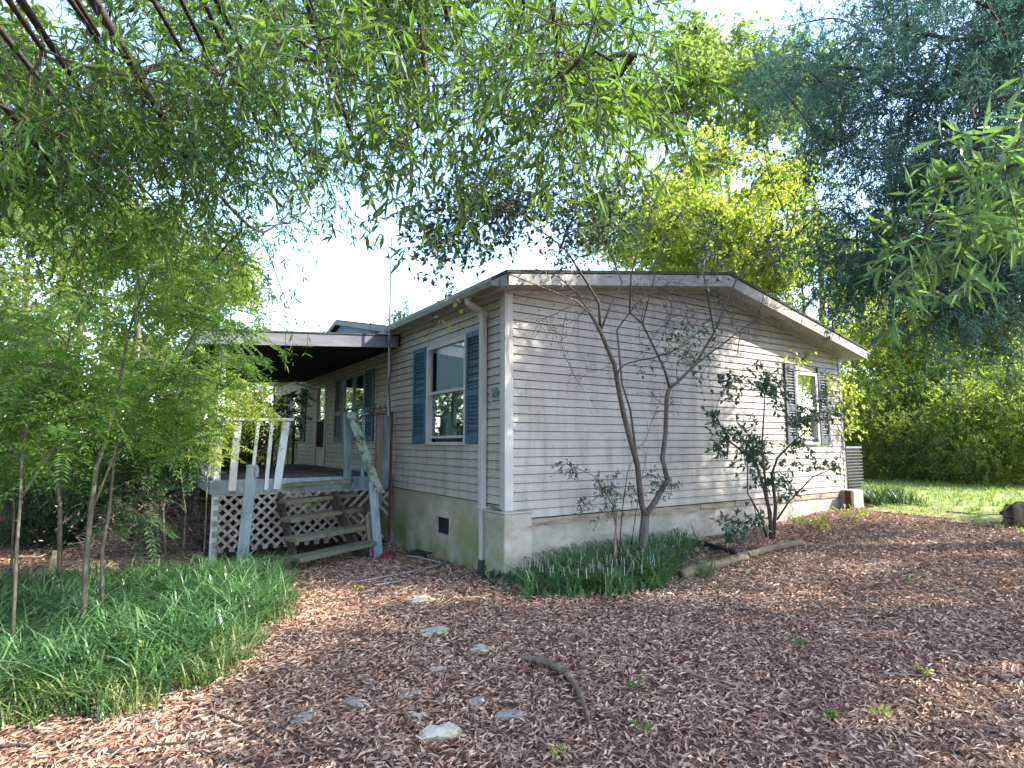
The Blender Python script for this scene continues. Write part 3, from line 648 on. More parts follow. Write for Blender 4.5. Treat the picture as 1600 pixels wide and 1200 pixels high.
# ------------------------------------------------------------------ foliage engine
def leaf_geo(P, D, L, Wd, rng, fold=0.25, nrm=None, kind='lance'):
    n = len(P); D = vnorm(D)
    if nrm is None:
        nrm = rng.normal(size=(n, 3)) * 0.55 + np.array([0, 0, 1.0])
    Nn = vnorm(nrm - D * np.sum(nrm * D, -1, keepdims=True)); B = np.cross(D, Nn)
    L = np.broadcast_to(np.asarray(L, float), (n,))[:, None]; Wd = np.broadcast_to(np.asarray(Wd, float), (n,))[:, None]
    tip = P + D * L - Nn * L * 0.10
    if kind == 'lance':
        mid = P + D * L * 0.45
        a = mid + B * Wd / 2 + Nn * Wd * fold; b = mid - B * Wd / 2 + Nn * Wd * fold
        V = np.stack([P, a, tip, b], 1).reshape(-1, 3); i = np.arange(n)[:, None] * 4
        Fs = np.concatenate([i + np.array([0, 1, 2]), i + np.array([0, 2, 3])])
        return V, Fs
    m1 = P + D * L * 0.28; m2 = P + D * L * 0.68
    V = np.stack([P, m1 + B * Wd * .46 + Nn * Wd * fold, m2 + B * Wd * .42 + Nn * Wd * fold * .8, tip, m2 - B * Wd * .42 + Nn * Wd * fold * .8, m1 - B * Wd * .46 + Nn * Wd * fold], 1).reshape(-1, 3)
    i = np.arange(n)[:, None] * 6
    return V, np.concatenate([i + np.array([0, 1, 2, 3]), i + np.array([0, 3, 4, 5])])

def colonize(rng, trunks, anchors, step=0.22, sag=0.12, bias=0.6, root=None):
    """trunks: list of polylines; anchors joined one by one to the nearest wood. returns list of (pts, start node, node ids)"""
    P = []; par = []; Dn = []
    for tr in trunks:
        tr = np.asarray(tr, float); seg = np.linalg.norm(np.diff(tr, axis=0), axis=1); cum = np.concatenate([[0], np.cumsum(seg)])
        ss = np.linspace(0, cum[-1], max(3, int(cum[-1] / step) + 1)); q = np.stack([np.interp(ss, cum, tr[:, k]) for k in range(3)], -1)
        t = vnorm(np.gradient(q, axis=0)); base = len(P)
        for i in range(len(q)): P.append(q[i]); par.append(base + i - 1 if i else -1); Dn.append(t[i])
    nt = len(P); cap = nt + 1
    PA = np.zeros((nt + len(anchors) * 60, 3)); DA = np.zeros_like(PA); PA[:nt] = P; DA[:nt] = Dn; n = nt; parent = list(par); paths = []
    d0 = np.min(np.linalg.norm(anchors[:, None] - PA[None, :nt], axis=-1), axis=1)
    for ai in np.argsort(d0):
        A = anchors[ai]; v = A - PA[:n]; d = np.linalg.norm(v, axis=1)
        fwd = np.sum(v * DA[:n], -1) / np.maximum(d, 1e-6)
        s = int(np.argmin(d * (1 + bias * (1 - fwd)))); p0 = PA[s]; dist = d[s]
        k = int(min(58, max(2, dist / step + 1)))
        t = np.linspace(0, 1, k + 1)[:, None]
        c1 = p0 + DA[s] * dist * 0.35; c2 = p0 + (A - p0) * 0.65 + np.array([0, 0, sag * dist]) + rng.normal(size=3) * 0.05 * dist
        q = (1 - t) ** 3 * p0 + 3 * t * (1 - t) ** 2 * c1 + 3 * t * t * (1 - t) * c2 + t ** 3 * A
        tan = vnorm(np.gradient(q, axis=0)); ids = [s]
        for i in range(1, k + 1):
            PA[n] = q[i]; DA[n] = tan[i]; parent.append(ids[-1]); ids.append(n); n += 1
        paths.append((q, ids, tan[-1], ai))
    load = np.zeros(n)
    for (q, ids, t, ai) in paths: load[ids[-1]] += 1
    for i in range(n - 1, -1, -1):
        if parent[i] >= 0: load[parent[i]] += load[i]
    return paths, load

def sprays(rng, A, D, m, tw_len, q, L, Wd, droop=0.35, spread=0.9, kind='lance', pinnate=False, jitter=0.12, fold=0.25, gravity=0.3, tip=1.0, star=0.62):
    """m twigs at every anchor, q leaves on each; returns leaf geometry and twig polylines"""
    n = len(A); base = np.repeat(A, m, 0) + rng.normal(size=(n * m, 3)) * jitter
    d = np.repeat(D, m, 0) * 0.8 + rng.normal(size=(n * m, 3)) * spread + np.array([0, 0, -droop]); d = vnorm(d)
    ln = tw_len * rng.uniform(0.55, 1.25, (n * m, 1))
    if pinnate:
        d[:, 2] = d[:, 2] * 0.5; d = vnorm(d)
        side = vnorm(np.cross(d, np.array([0, 0, 1.0]) + rng.normal(size=d.shape) * 0.35))
        up = np.cross(side, d)
        ts = np.linspace(0.15, 1.0, q); P = []; DD = []; NN = []; LL = []
        for i, t in enumerate(ts):
            pos = base + d * ln * t - np.array([0, 0, 1.0]) * ln * 0.30 * t * t
            for s_ in (-1, 1):
                P.append(pos); DD.append(side * s_ * 0.9 + d * 0.55 - np.array([0, 0, 0.18]) + rng.normal(size=d.shape) * 0.10); NN.append(up + rng.normal(size=d.shape) * 0.15); LL.append(L * (1.1 - 0.45 * abs(t - 0.4)) * np.ones(n * m))
        V, Fs = leaf_geo(np.concatenate(P), np.concatenate(DD), np.concatenate(LL) * rng.uniform(.8, 1.15, n * m * q * 2), Wd, rng, fold, np.concatenate(NN), kind)
    else:
        t = 0.1 + 0.93 * rng.uniform(0, 1, (n * m, q, 1)) ** tip; pos = base[:, None] + d[:, None] * ln[:, None] * t - np.array([0, 0, 1.0]) * (ln[:, None] * 0.35 * t * t)
        dd = d[:, None] * 0.55 + rng.normal(size=(n * m, q, 3)) * star + np.array([0, 0, -gravity])
        kk = n * m * q; V, Fs = leaf_geo(pos.reshape(-1, 3), dd.reshape(-1, 3), L * rng.uniform(.6, 1.25, kk), Wd * rng.uniform(.8, 1.2, kk), rng, fold, None, kind)
    t3 = np.array([0, 0.5, 1.0])[None, :, None]
    tw = base[:, None] + d[:, None] * ln[:, None] * t3 - np.array([0, 0, 1.0]) * (ln[:, None] * (0.30 if pinnate else 0.35) * t3 * t3)
    return V, Fs, tw

def add_twigs(g, tw, r):
    # thin three-sided twigs, vectorised
    n, k, _ = tw.shape; t = vnorm(tw[:, -1] - tw[:, 0]); u = vnorm(np.cross(t, np.array([0.3, 0.2, 0.9]))); w = np.cross(t, u)
    ang = np.arange(3) * 2 * math.pi / 3; off = (np.cos(ang)[None, :, None] * u[:, None] + np.sin(ang)[None, :, None] * w[:, None])
    rad = np.linspace(1, 0.4, k) * r
    V = tw[:, :, None] + off[:, None] * rad[None, :, None, None]
    i = (np.arange(n) * k * 3)[:, None, None, None] + (np.arange(k - 1) * 3)[None, :, None, None]; j = np.arange(3)[None, None, :, None]; j2 = (j + 1) % 3
    Fq = np.concatenate([i + j, i + j2, i + 3 + j2, i + 3 + j], -1).reshape(-1, 4)
    g.add(V.reshape(-1, 3), Fq)

def tree_meshes(name, rng, trunks, trunk_r, anchors, mats, rtip=0.006, rpow=0.42, step=0.22, sag=0.12, twig_r=0.0025, along=0, spray=None, nside=6):
    """returns trunk mesh (with the limbs) and crown mesh; geometry in the coordinates of the points given"""
    g = Geo()
    for tr, (r0, r1) in zip(trunks, trunk_r):
        g.tube(tr, np.linspace(r0, r1, len(tr)), nside + 2)
    paths, load = colonize(rng, trunks, anchors, step, sag)
    AA = []; DD = []
    for (q, ids, t, ai) in paths:
        ld = load[ids]; ld[0] = load[ids[1]]
        r = rtip * np.maximum(1, ld) ** rpow
        g.tube(q, r, 4 if r.max() < 0.012 else nside, False)
        AA.append(q[-1]); DD.append(t)
        for _ in range(along):
            f_ = rng.uniform(0.45, 0.95); i = min(len(q) - 2, int(f_ * (len(q) - 1))); AA.append(q[i]); DD.append(vnorm(q[i + 1] - q[i]))
    lv = Geo(); V, Fs, tw = sprays(rng, np.array(AA), np.array(DD), **spray); lv.add(V, Fs)
    if twig_r: add_twigs(g, tw, twig_r)
    return g.mesh(name + '_trunk', mats[0], True), lv.mesh(name + '_crown', mats[1])

def tree_thing(name, base, meshes, label, cat='tree', group=None, rot=0.0, sc=1.0, world_space=False):
    t = empty(name, tuple(base), label, cat, group); t.rotation_euler = (0, 0, rot); t.scale = (sc, sc, sc)
    for nm, me in zip(('trunk', 'crown'), meshes):
        o = place(nm, me, None, t)
        if world_space: o.location = -Vector(base)
    return t

def poly_pick(rng, poly, n, edge=0):
    poly = np.array(poly, float); lo = poly.min(0); hi = poly.max(0); out = []
    while len(out) < n:
        p = rng.uniform(lo, hi, (n * 3, 2)); ins = np.zeros(len(p), bool); j = len(poly) - 1
        for i in range(len(poly)):
            xi, yi = poly[i]; xj, yj = poly[j]
            ins ^= ((yi > p[:, 1]) != (yj > p[:, 1])) & (p[:, 0] < (xj - xi) * (p[:, 1] - yi) / (yj - yi + 1e-12) + xi); j = i
        out += list(p[ins])
    return np.array(out[:n])

# ------------------------------------------------------------------ willow oak whose limbs hang over the yard from behind the viewpoint
rng = np.random.default_rng(11)
OB = np.array([-7.2, -8.6, 0.0]); OB[2] = float(gz(OB[0], OB[1]))
trunks = [np.array([OB, OB + (0.1, .1, 2.0), OB + (.3, .35, 4.0), OB + (.5, .6, 6.5), OB + (.5, .9, 9.0)])]
tr_r = [(0.30, 0.12)]
def limb(p0, p1, rise, r0):
    p0 = np.array(p0); p1 = np.array(p1); t = np.linspace(0, 1, 9)[:, None]
    q = p0 + (p1 - p0) * t + np.array([0, 0, 1.0]) * (rise * np.sin(t * math.pi * 0.8)) + rng.normal(size=(9, 3)) * 0.05 * np.sin(t * math.pi)
    trunks.append(q); tr_r.append((r0, r0 * 0.22)); return q
top = OB + (.35, .45, 4.4)
for (px, py, d, rs, r0) in ((300, 330, 5.5, 0.6, 0.085), (120, 200, 5.0, .5, .07), (440, 160, 5.0, .7, .06), (560, 330, 6.0, .9, .06), (700, 130, 4.2, .8, .06), (930, 130, 3.4, .9, .05), (30, 330, 6.0, .4, .07), (880, 250, 4.6, .9, .05), (370, 40, 4.0, .6, .05), (180, 60, 4.2, .5, .06), (620, 40, 3.6, .7, .05), (240, 260, 6.5, .5, .06), (470, 300, 6.8, .6, .055), (60, 120, 3.8, .3, .05), (330, 180, 4.4, .6, .05), (520, 190, 5.2, .8, .05), (820, 110, 3.9, .8, .045), (90, 300, 5.2, .3, .05), (200, 350, 6.5, .5, .05), (400, 250, 5.6, .6, .045), (280, 130, 4.0, .4, .045), (640, 200, 5.0, .8, .04), (760, 60, 3.4, .7, .04), (150, 100, 3.6, .3, .04), (-20, 200, 4.6, .2, .06)):
    limb(top + rng.normal(size=3) * (0.1, 0.1, 0.5) - (0, 0, .3), at(px, py + 15, d * .82), rs, r0)
anch = []
for poly, n, dl, dh in (([(-60, -60), (420, -60), (560, 150), (600, 300), (540, 390), (420, 440), (330, 430), (200, 360), (-60, 330)], 155, 3.4, 7.4),
                        ([(400, -80), (960, -80), (970, 40), (890, 110), (930, 165), (860, 175), (760, 110), (690, 130), (620, 180), (540, 170)], 105, 2.7, 5.2),
                        ([(640, 90), (760, 60), (980, 60), (900, 110)], 10, 2.3, 2.9), ([(820, 130), (960, 170), (950, 235), (850, 210)], 12, 3.0, 4.4),
                        ([(-60, 120), (260, 100), (420, 330), (430, 440), (280, 430), (120, 330), (-60, 340)], 48, 4.2, 7.5)):
    cs = poly_pick(rng, poly, max(4, n // 4)); cd = rng.uniform(dl, dh, len(cs))
    for _ in range(n):
        k = rng.integers(len(cs)); p = cs[k] + rng.normal(size=2) * (52, 38); anch.append(at(p[0], p[1], cd[k] + rng.normal() * .3))
# the rest of the crown, above and behind the viewpoint
for _ in range(70):
    a = rng.uniform(0, 2 * math.pi); r = rng.uniform(1, 5.5)
    p = OB + (math.cos(a) * r + .8, math.sin(a) * r + .8, rng.uniform(4.2, 9.0))
    if np.dot((R.T @ (p - CAM)), np.array([0, 0, 1])) < 0.4: anch.append(p)
anch = np.array(anch)
oak_sp = dict(m=6, tip=.45, star=.72, tw_len=0.36, q=10, L=0.096, Wd=0.0185, droop=0.35, spread=0.75, jitter=0.10, fold=0.12, gravity=0.35)
meshes = tree_meshes('overhanging_oak', rng, trunks, tr_r, anch, (M['darkbark'], M['oak']), rtip=0.0060, rpow=0.38, sag=0.10, twig_r=0.0026, spray=oak_sp, along=1)
tree_thing('willow_oak', OB, meshes, 'large willow oak with narrow leaves drooping across the sky from upper left', world_space=True)

# ------------------------------------------------------------------ second willow oak: low leafy bough at the right edge
rng = np.random.default_rng(12)
B2 = np.array([2.2, -7.6, float(gz(2.2, -7.6))])
trunks = [np.array([B2, B2 + (0, 0, 2), B2 + (-.1, .1, 4), B2 + (-.1, .2, 6.5)])]; tr_r = [(0.2, 0.06)]
p0 = B2 + (-.05, .05, 2.6); e0 = at(1470, 330, 3.3); e1 = at(1530, 200, 3.2)
limb(p0, e0, 0.25, .03); limb(p0 + (0, 0, .4), e1, 0.2, .025)
anch = [at(p[0], p[1], rng.uniform(2.9, 3.9)) for p in poly_pick(rng, [(1430, 330), (1480, 190), (1570, 130), (1680, 110), (1700, 360), (1600, 330), (1530, 360), (1450, 400), (1400, 400)], 26)]
for _ in range(36):
    a = rng.uniform(0, 6.283); r = rng.uniform(.6, 3.0); p = B2 + (math.cos(a) * r, math.sin(a) * r, rng.uniform(2.8, 7.2))
    q = R.T @ (p - CAM)
    if q[2] < 0.3 or q[0] / q[2] > 1.05: anch.append(p)
meshes = tree_meshes('bough_oak', rng, trunks, tr_r, np.array(anch), (M['darkbark'], M['oakb']), rtip=0.004, rpow=0.4, twig_r=0.002, spray=dict(m=4, tip=.5, star=.7, tw_len=0.26, q=9, L=0.13, Wd=0.024, droop=0.3, spread=0.7, jitter=0.06, fold=0.15, gravity=0.3))
tree_thing('willow_oak', B2, meshes, 'willow oak bough with long light green leaves at the right edge before the cedar', world_space=True)

# ------------------------------------------------------------------ cedars on the right
rng = np.random.default_rng(13)
def cedar(base, height, spread, n, seed, label, extra=None, view_lim=None):
    rng = np.random.default_rng(seed); base = np.array([base[0], base[1], float(gz(*base))])
    trunks = [np.array([base, base + (.05, .05, height * .35), base + (-.05, .1, height * .7), base + (0, 0, height)])]; tr_r = [(0.19, 0.03)]
    A = []
    for _ in range(n):
        h = rng.uniform(0.22, 0.98); r = spread * (1.05 - h) ** 0.75 * rng.uniform(0.25, 1.0) ** 0.6; a = rng.uniform(0, 6.283)
        A.append(base + (math.cos(a) * r, math.sin(a) * r, h * height - 0.06 * r))
    if extra is not None: A += list(extra)
    me = tree_meshes('cedar', rng, trunks, tr_r, np.array(A), (M['darkbark'], M['cedar']), rtip=0.009, rpow=0.42, sag=0.06, twig_r=0.003, along=2, spray=dict(m=9, tw_len=0.42, q=17, L=0.085, Wd=0.016, droop=0.18, spread=0.85, jitter=0.16, fold=0.1, gravity=0.05))
    return tree_thing('cedar_tree', base, me, label, world_space=True)
ex = []
for poly, n, dl, dh in (([(1180, 60), (1300, 20), (1420, -40), (1640, -60), (1640, 120), (1500, 300), (1380, 330), (1290, 240), (1200, 200), (1160, 130)], 120, 7.5, 11),
                        ([(1330, 300), (1640, 160), (1640, 420), (1500, 430), (1400, 420), (1300, 400), (1200, 410), (1230, 370)], 75, 7.5, 10.5), ([(1250, 400), (1640, 380), (1640, 490), (1500, 490), (1380, 465), (1280, 460)], 40, 7.5, 10.0)):
    for p in poly_pick(rng, poly, n): ex.append(at(p[0], p[1], rng.uniform(dl, dh)))
cedar((6.6, -3.9), 10.5, 3.4, 90, 21, 'dark blue green cedar reaching over the house from the right', ex)
cedar((9.5, -6.6), 11.0, 3.2, 170, 22, 'unseen blue green cedar added as shade outside the right edge, behind the first cedar')  # out of view, added to shade the ground

# ------------------------------------------------------------------ forked tree before the gable wall
rng = np.random.default_rng(14)
def gp_(pts): return np.array([on_gable(x, y, d) for (x, y, d) in pts])
b = on_gable(1003, 872, -0.62); FB = np.array([b[0], -0.62, float(gz(b[0], -.62)) - 0.03])
fork = on_gable(1008, 806, -0.62)
T = [np.array([FB, FB * .5 + fork * .5 + (-.012, 0, 0), fork])]
RR = [(0.075, 0.058)]
def stem(pts, r0, r1, start=None):
    q = gp_(pts);
    if start is not None: q = np.concatenate([[start], q])
    T.append(q); RR.append((r0, r1)); return q
s1 = stem([(1002, 785, -.62), (996, 726, -.65), (983, 681, -.68), (974, 645, -.7), (965, 600, -.72), (960, 570, -.74), (938, 518, -.78), (924, 492, -.8)], .045, .026, fork)
s2 = stem([(1022, 786, -.62), (1043, 750, -.6), (1035, 717, -.6), (1040, 675, -.62), (1042, 618, -.66), (1046, 606, -.68)], .046, .028, fork)
stem([(996, 726, -.65), (985, 640, -.6), (972, 600, -.55), (964, 516, -.5), (972, 504, -.5), (1000, 468, -.55), (1048, 440, -.6)], .018, .008)
stem([(924, 492, -.8), (900, 470, -.9), (840, 446, -1.0), (790, 426, -1.1)], .014, .006)
stem([(924, 492, -.8), (900, 456, -.85), (872, 432, -.9), (836, 420, -.95)], .014, .006)
stem([(938, 518, -.78), (936, 474, -.85), (916, 440, -.95), (888, 396, -1.1), (872, 380, -1.2), (830, 350, -1.35)], .02, .007)
stem([(938, 518, -.78), (955, 475, -.75), (972, 442, -.7), (948, 380, -.75), (960, 300, -.8)], .016, .006)
stem([(1046, 606, -.68), (1038, 576, -.7), (1004, 506, -.8), (984, 488, -.85), (986, 430, -.95), (1000, 380, -1.05), (1040, 280, -1.2), (1080, 180, -1.3)], .02, .006)
stem([(1046, 606, -.68), (1060, 596, -.7), (1084, 572, -.75), (1116, 520, -.9), (1150, 438, -1.05), (1174, 408, -1.1), (1230, 370, -1.25)], .026, .008)
stem([(1084, 572, -.75), (1128, 538, -.7), (1188, 494, -.75), (1226, 476, -.8)], .013, .005)
stem([(1116, 520, -.9), (1100, 430, -1.0), (1060, 340, -1.15), (1110, 250, -1.3)], .012, .005)
stem([(1004, 506, -.8), (1030, 400, -.9), (1045, 330, -.95)], .010, .004)
A = []
for poly, n in (([(640, 300), (700, 250), (780, 230), (900, 240), (990, 280), (1000, 340), (940, 400), (820, 400), (720, 400), (650, 390)], 125), ([(690, 270), (800, 260), (830, 340), (740, 350)], 25), ([(960, 140), (1010, 80), (1050, 120), (1000, 200)], 5), ([(1050, 500), (1110, 510), (1090, 580), (1040, 560)], 7), ([(1060, 250), (1200, 200), (1280, 330), (1200, 440), (1080, 420)], 30)):
    for p in poly_pick(rng, poly, n): A.append(on_gable(p[0], p[1], rng.uniform(-2.2, -0.7)))
RR = [(a * .84, b_ * .84) for a, b_ in RR]
me = tree_meshes('forked', rng, T, RR, np.array(A), (M['smoothbark'], M['crape']), rtip=0.0038, rpow=0.36, step=0.16, sag=0.04, twig_r=0.0022, along=1, nside=6, spray=dict(m=4, tw_len=0.24, q=4, L=0.060, Wd=0.031, droop=0.1, spread=0.9, jitter=0.06, fold=0.15, gravity=0.1))
tree_thing('forked_tree', FB, me, 'slender two stemmed tree growing from the grass bed by the gable wall', world_space=True)
# fan of fine bare twigs below the roof edge, a part of the same tree
A = []
for poly, n in (([(980, 440), (1060, 420), (1130, 450), (1210, 450), (1240, 500), (1150, 560), (1060, 580), (1000, 540)], 75), ([(800, 440), (900, 430), (930, 490), (880, 540), (830, 520)], 16), ([(880, 560), (960, 590), (950, 610), (880, 600)], 4), ([(1000, 600), (1040, 560), (1060, 640), (1000, 700)], 10)):
    for p in poly_pick(rng, poly, n): A.append(on_gable(p[0], p[1], rng.uniform(-1.2, -0.45)))
tm = tree_meshes('twig_fan', rng, [t[2:] if len(t) > 5 else t for t in T[1:]], [(.003, .002)] * len(T[1:]), np.array(A), (M['smoothbark'], M['crape']), rtip=0.0026, rpow=0.33, step=0.14, sag=-0.05, twig_r=0.0019, along=1, nside=4, spray=dict(m=3, tw_len=0.24, q=1, L=0.03, Wd=0.014, droop=-0.1, spread=0.6, jitter=0.01, fold=0.1, gravity=0.0))
ft = [o for o in COL.objects if o.name.startswith('forked_tree')][0]
o = place('bare_twigs', tm[0], None, ft); o.location = -Vector(FB); o = place('twig_tips', tm[1], None, ft); o['kind'] = 'stuff'; o.location = -Vector(FB)
# sapling stems beside it
def bush(name, seed, stems, leafpolys, mats, label, cat, r, spray, rtip=0.002, twig=0.0012, depth=(-.3, .1), sag=0.03):
    rng = np.random.default_rng(seed); TT = []; R_ = []
    for pts, (r0, r1) in stems: TT.append(gp_(pts)); R_.append((r0, r1))
    base = TT[0][0].copy(); base[2] = float(gz(base[0], base[1]))
    A = []
    for poly, n, yd in leafpolys:
        for p in poly_pick(rng, poly, n): A.append(on_gable(p[0], p[1], yd + rng.uniform(*depth)))
    me = tree_meshes(name, rng, TT, R_, np.array(A), mats, rtip=rtip, rpow=0.38, step=0.12, sag=sag, twig_r=twig, along=1, nside=5, spray=spray)
    return tree_thing(name, base, me, label, cat, world_space=True)
oval = dict(m=3, tw_len=0.13, q=6, L=0.070, Wd=0.032, droop=0.05, spread=0.8, jitter=0.05, fold=0.12, gravity=0.12, kind='ovate')
yS = -0.85
bush('wall_shrub', 31, [
    ([(1205, 842, yS), (1203, 800, yS), (1193, 760, yS), (1180, 720, yS - .05), (1140, 690, yS - .1), (1112, 640, yS - .15)], (.030, .008)),
    ([(1206, 842, yS), (1200, 790, yS + .05), (1190, 700, yS + .05), (1194, 640, yS + .05), (1196, 600, yS)], (.022, .006)),
    ([(1208, 842, yS), (1212, 790, yS), (1206, 740, yS), (1215, 715, yS), (1240, 690, yS - .1), (1285, 655, yS - .15)], (.028, .007)),
    ([(1198, 838, yS - .05), (1185, 800, yS - .1), (1168, 770, yS - .15), (1168, 720, yS - .2)], (.016, .006)),
    ([(1214, 812, yS), (1232, 785, yS - .05), (1270, 745, yS - .1), (1300, 733, yS - .1)], (.014, .006))],
    [([(1110, 600), (1180, 570), (1240, 600), (1220, 625), (1170, 610), (1120, 605)], 16, yS), ([(1100, 640), (1180, 650), (1190, 700), (1130, 700)], 13, yS - .1), ([(1210, 630), (1310, 620), (1320, 650), (1240, 670)], 17, yS - .1), ([(1140, 690), (1290, 690), (1280, 720), (1180, 740), (1120, 720)], 18, yS - .05), ([(1190, 740), (1250, 745), (1240, 780), (1180, 770)], 8, yS), ([(1110, 815), (1190, 800), (1170, 840), (1130, 840)], 9, yS - .2), ([(1270, 720), (1330, 725), (1310, 740)], 4, yS)],
    (M['darkbark'], M['shrub']), 'dark leaved multi stemmed shrub in front of the far gable window', 'shrub', None, oval, 0.0022)
small = dict(m=3, tw_len=0.10, q=6, L=0.045, Wd=0.02, droop=0.0, spread=0.8, jitter=0.04, fold=0.12, gravity=0.08)
bush('sapling', 32, [([(968, 860, -.45), (972, 800, -.45), (980, 740, -.45), (990, 716, -.45)], (.008, .003)), ([(966, 860, -.5), (958, 790, -.5), (930, 745, -.5), (900, 730, -.55), (866, 738, -.55)], (.007, .002)), ([(985, 860, -.4), (1000, 760, -.4), (1012, 700, -.4)], (.006, .002))],
     [([(930, 750), (1000, 740), (1000, 780), (940, 790)], 10, -.45), ([(905, 790), (960, 790), (950, 805)], 6, -.5), ([(870, 730), (920, 730), (900, 742)], 4, -.5), ([(1020, 740), (1060, 745), (1050, 790), (1025, 780)], 8, -.4)],
     (M['darkbark'], M['shrub']), 'thin leafy seedling stems just left of the forked tree', 'sapling', None, small)
# dead reddish stake beside the forked trunk
p = on_gable(960, 862, -.7); q = on_gable(964, 795, -.7); sk = empty('garden_stake', tuple(p), 'short reddish brown stake standing left of the forked trunk', 'stake')
sub(sk, 'stake_wood', Geo().tube([p - (0, 0, .1), (p + q) / 2, q], [.014, .013, .010], 6), M['oldwood'])

# ------------------------------------------------------------------ climbing vines
bush('corner_vine', 33, [([(1327, 775, -.04), (1322, 720, -.04), (1318, 650, -.04), (1316, 590, -.04)], (.010, .004)), ([(1322, 720, -.04), (1300, 705, -.04), (1285, 712, -.04)], (.006, .003)), ([(1320, 690, -.04), (1305, 660, -.05), (1290, 640, -.05)], (.006, .003)), ([(1316, 600, -.04), (1290, 585, -.04), (1240, 560, -.04), (1200, 563, -.04)], (.006, .002))],
     [([(1315, 570), (1345, 590), (1345, 700), (1318, 690)], 16, -.15), ([(1225, 555), (1260, 548), (1260, 568)], 4, -.05), ([(1285, 580), (1315, 590), (1315, 640), (1290, 620)], 6, -.08)],
     (M['darkbark'], M['vine']), 'vine with pale leaves climbing the far corner of the gable wall', 'vine', None, dict(m=2, tw_len=0.12, q=4, L=0.075, Wd=0.05, droop=0.3, spread=0.8, jitter=0.05, fold=0.08, gravity=0.4, kind='ovate'), depth=(-.1, .02))
rng = np.random.default_rng(34)
gv = Geo(); pts = [on_side(x, y, -.36) for (x, y) in ((716, 462), (700, 480), (690, 496), (676, 510), (662, 528))]; gv.tube(pts, 0.003, 4, False); gv.tube([on_side(x, y, -.36) for (x, y) in ((740, 455), (724, 470), (712, 500), (706, 516))], 0.003, 4, False)
P_ = np.array([on_side(x + rng.uniform(-3, 3), y + rng.uniform(-2, 2), -.37) for (x, y) in ((718, 464), (722, 482), (690, 498), (700, 505), (702, 508), (676, 496), (664, 524), (698, 515), (720, 484), (689, 497), (661, 529), (712, 472), (735, 457), (704, 470))])
hv = empty('gutter_vine', tuple(pts[0]), 'wisp of pale vine hanging from the gutter above the window', 'vine'); sub(hv, 'vine_stem', gv, M['sapbark'])
V, Fs = leaf_geo(P_, rng.normal(size=P_.shape) + (0, 0, -.6), 0.075, 0.055, rng, .1, None, 'ovate'); sub(hv, 'vine_leaves', Geo().add(V, Fs), M['vine'])

# ------------------------------------------------------------------ background trees
def crown_anchors(rng, n, h0, h1, rad, top=0.35):
    A = []
    cl = [(rng.uniform(0, 6.283), rng.uniform(0.25, 1.0), rng.uniform(0, 1)) for _ in range(max(8, n // 7))]
    for _ in range(n):
        a, r, h = cl[rng.integers(len(cl))]
        prof = math.sin(math.pi * (0.12 + 0.80 * h)) ** 0.7
        c = np.array([math.cos(a) * r * rad * prof, math.sin(a) * r * rad * prof, h0 + (h1 - h0) * h])
        A.append(c + rng.normal(size=3) * rad * np.array([.16, .16, .12]))
    return np.array(A)
def generic(name, seed, h, h0, rad, n, mats, sp, r0=0.16, bare=False):
    rng = np.random.default_rng(seed)
    k = np.linspace(0, 1, 8)[:, None]; tr = np.concatenate([rng.normal(size=(8, 2)) * 0.12 * k * (1 - .3 * k), k * h * .94], 1); tr[0] = (0, 0, -.2)
    return tree_meshes(name, rng, [tr], [(r0, 0.02)], crown_anchors(rng, n, h0, h, rad), mats, rtip=0.009, rpow=0.42, step=0.5, sag=0.08, twig_r=0.004, along=1, spray=sp, nside=5)
broad = lambda L, W_, m_=7, q_=9: dict(m=m_, tw_len=0.6, q=q_, L=L, Wd=W_, droop=0.15, spread=0.9, jitter=0.25, fold=0.08, gravity=0.15)
kinds = {
 'poplar': generic('poplar', 41, 17, 4.5, 3.0, 105, (M['bark'], M['poplar']), broad(.17, .13, 7, 10)),
 'poplar2': generic('poplar2', 42, 14, 2.5, 3.4, 105, (M['bark'], M['lime']), broad(.16, .11, 7, 10)),
 'maple': generic('maple', 43, 10, 1.2, 3.0, 110, (M['bark'], M['green']), broad(.14, .09, 7, 10)),
 'beech': generic('beech', 44, 7.0, 0.3, 2.8, 140, (M['bark'], M['lime']), broad(.12, .06, 7, 11)),
 'thicket': generic('thicket', 45, 4.2, 0.15, 2.3, 130, (M['bark'], M['thick']), broad(.10, .045, 7, 11), .06),
 'evergreen': generic('evergreen', 46, 3.4, 0.1, 1.9, 130, (M['darkbark'], M['dkgreen']), broad(.10, .04, 7, 11), .06)}
def bg(kind, name, x, y, sc, label, group, rot, cat='tree'):
    base = (x, y, float(gz(x, y)) - 0.05)
    return tree_thing(name, base, kinds[kind], label, cat, group, rot, sc)
rr = random.Random(8)
